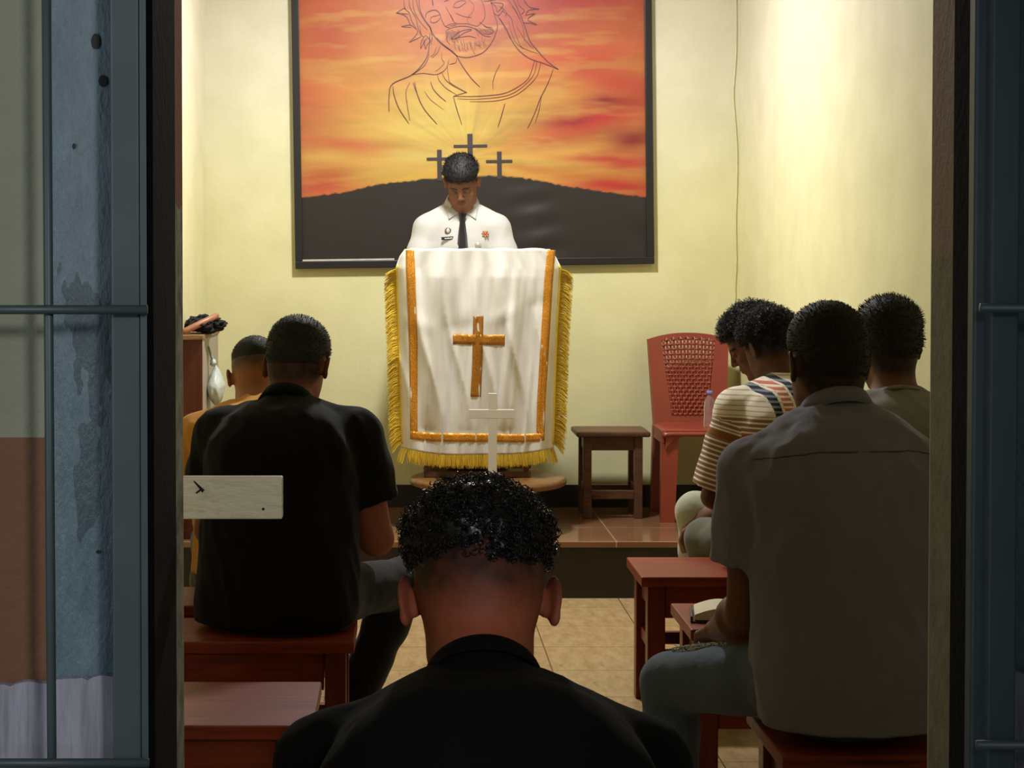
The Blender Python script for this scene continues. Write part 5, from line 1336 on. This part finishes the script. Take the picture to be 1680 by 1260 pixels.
# 4. curly-haired man in profile
pm = make_person('curly-haired man in profile facing left with head bowed beside the wall', PX(1332, 475), 6.32, 70, lean=(4, 12, 22), neck=(34, 0), head=(34, 4, 0), sh=.17, hs=.96, seat=.44,
    arms={-1: ((.10, .02, -.95), (-.10, .55, -.35)), 1: ((.10, .05, -.95), (-.15, .6, -.3))}, skin=(108, 68, 48), fade=(-.02, .03, .35), hl=(-.015, .4), hair_h=.018, curl=.014, hair='curly', seed=21, shirt=grey_d, trousers=pale_j, sleeve=.9,
    face=True, hfine=.0042, legs={-1: ((.10, .38, .55), (.13, .34, .085)), 1: ((.13, .32, .525), (.12, .28, .085))})
# 5. man in the striped shirt
st_ = make_person('man in cream striped shirt with navy and red bands seated from behind', PX(1320, 508), 5.80, 22, lean=(8, 16, 26), neck=(34, 0), head=(26, 12, 0), sh=.175, hs=.98, seat=.44,
    arms={-1: ((.22, .12, -.9), (-.75, .55, -.25)), 1: ((.10, .20, -.9), (-.35, .8, .05))}, skin=(92, 56, 40), fade=(-.05, .0, .4), hl=(-.04, .4), hair_h=.014, curl=.010, hair='curly', seed=27, shirt=BATIK, trousers=olive, sleeve=.92,
    loose=1.5, hem=-.04, hfine=.0042, legs={-1: ((.13, .42, .485), (.13, .38, .085)), 1: ((.14, .42, .50), (.14, .36, .085))})
# 6. man at the right wall
rm = make_person('man in dim grey crew-neck shirt seated upright beside the right jamb', PX(1490, 615), 4.90, 4, lean=(2, 8, 18), neck=(20, 0), head=(6, 8, 0), hs=1.0, sh=.178, seat=.45,
    arms={-1: ((.12, .20, -.9), (-.3, .8, .05)), 1: ((.06, .20, -.9), (-.35, .8, .05))}, skin=(120, 80, 58), fade=(-.085, -.03, .35), hl=(-.055, .4), hair_h=.018, seed=33, shirt=grey_d, trousers=dark_tr, sleeve=.9, neck_len=.095,
    loose=1.1, hem=-.05, hfine=.0042, collar=dict(h=.012, r=.064, flap=.010, off=.004, drop=.01), lift=.0, fuzz=.4, shirt_folds=1.5)
# 7. man in the grey chambray shirt
gm = make_person('man in plain grey short-sleeved shirt and ripped jeans seated from behind', PX(1371, 772), 3.74, 6, lean=(2, 10, 20), neck=(22, -2), head=(8, 10, 0), hs=1.0, sh=.172, seat=.45, lift=.045, drop=.125,
    arms={-1: ((.05, .03, -.97), (-.02, .85, -.30)), 1: ((.12, .12, -.95), (-.25, .75, -.2))}, legs={-1: ((.285, .35, .48), (.30, .32, .085)), 1: ((.16, .42, .50), (.16, .36, .085))}, skin=(122, 82, 60), fade=(-.10, -.045, .4), hl=(-.07, .42), stub=(26, 20, 18),
    hair_h=.009, seed=41, shirt=grey_c, trousers=jeans, sleeve=.64, belly=1.08, loose=1.5, hem=-.10, neck_len=.070, hfine=.0036, collar=dict(h=.050, r=.064, flap=.036, off=.0, up=.7), shirt_folds=1.5, fuzz=.2, ar=1.1)
zy = float(gm.nb[2]) - .052
seam(gm, [(x_, zy - .35 * max(0, abs(x_) - .09) ** 1.3 * 1.2) for x_ in np.linspace(-.20, .20, 60)], .0016, simple('grey_seam', srgb(74, 76, 78), .9), 'yoke_seam', .0012)
# 8. man nearest the camera
fg = make_person('man with faded haircut and black collared top seated nearest the camera', PX(806, 1436), F / 1440, 0, seat=.331, lean=(8, 24, 46), neck=(52, 0), head=(34, 0, 0), hs=1.07, hw=(1.10, 1, 1), sh=.195, drop=.105,
    arms={-1: ((.16, .32, -.8), (-.35, .8, .1)), 1: ((.16, .32, -.8), (-.35, .8, .1))}, skin=(172, 94, 68), stub=(44, 30, 28), fade=(-.035, .035, .35), hl=(-.045, .42), hair_h=.019, curl=.006, hair='glossy', seed=52, shirt=black2, trousers=dark_tr,
    sleeve=1.9, loose=1.2, hem=-.05, hfine=.003, collar=dict(h=.036, r=.068, flap=.030, off=.0, up=.5), neck_len=.102, side_h=.02)

# frayed rips in the jeans of the man in grey
rs_ = random.Random(3); bm = bmesh.new(); k_, h_ = gm.LG[-1][1], gm.LG[-1][0]
for i in range(90):
    f_ = rs_.uniform(.48, .98); c_ = Vector(k_) * f_ + Vector(h_) * (1 - f_); a_ = rs_.uniform(-.35, .35) ; r_ = .073 + .012 * (1 - f_)
    for _ in range(30):
        p_ = c_ + Vector((-math.sin(.35 + a_) * r_ * .3, math.sin(a_) * r_, math.cos(a_) * r_))
        if gm.trf(np.array([p_[:]], f32))[0] > .0005: break
        r_ += .0015
    L_ = rs_.uniform(.010, .024); d_ = Vector((rs_.uniform(-1, 1), rs_.uniform(-1, 1), rs_.uniform(-.1, .35))).normalized()
    tube(bm, [p_ - d_ * L_ * .5, p_ + Vector((0, 0, .002)), p_ + d_ * L_ * .5], [.0012, .0014, .0008], 4)
obj('frayed_rip', bm, simple('denim_thread', srgb(196, 196, 180), .9), gm.trousers, True)
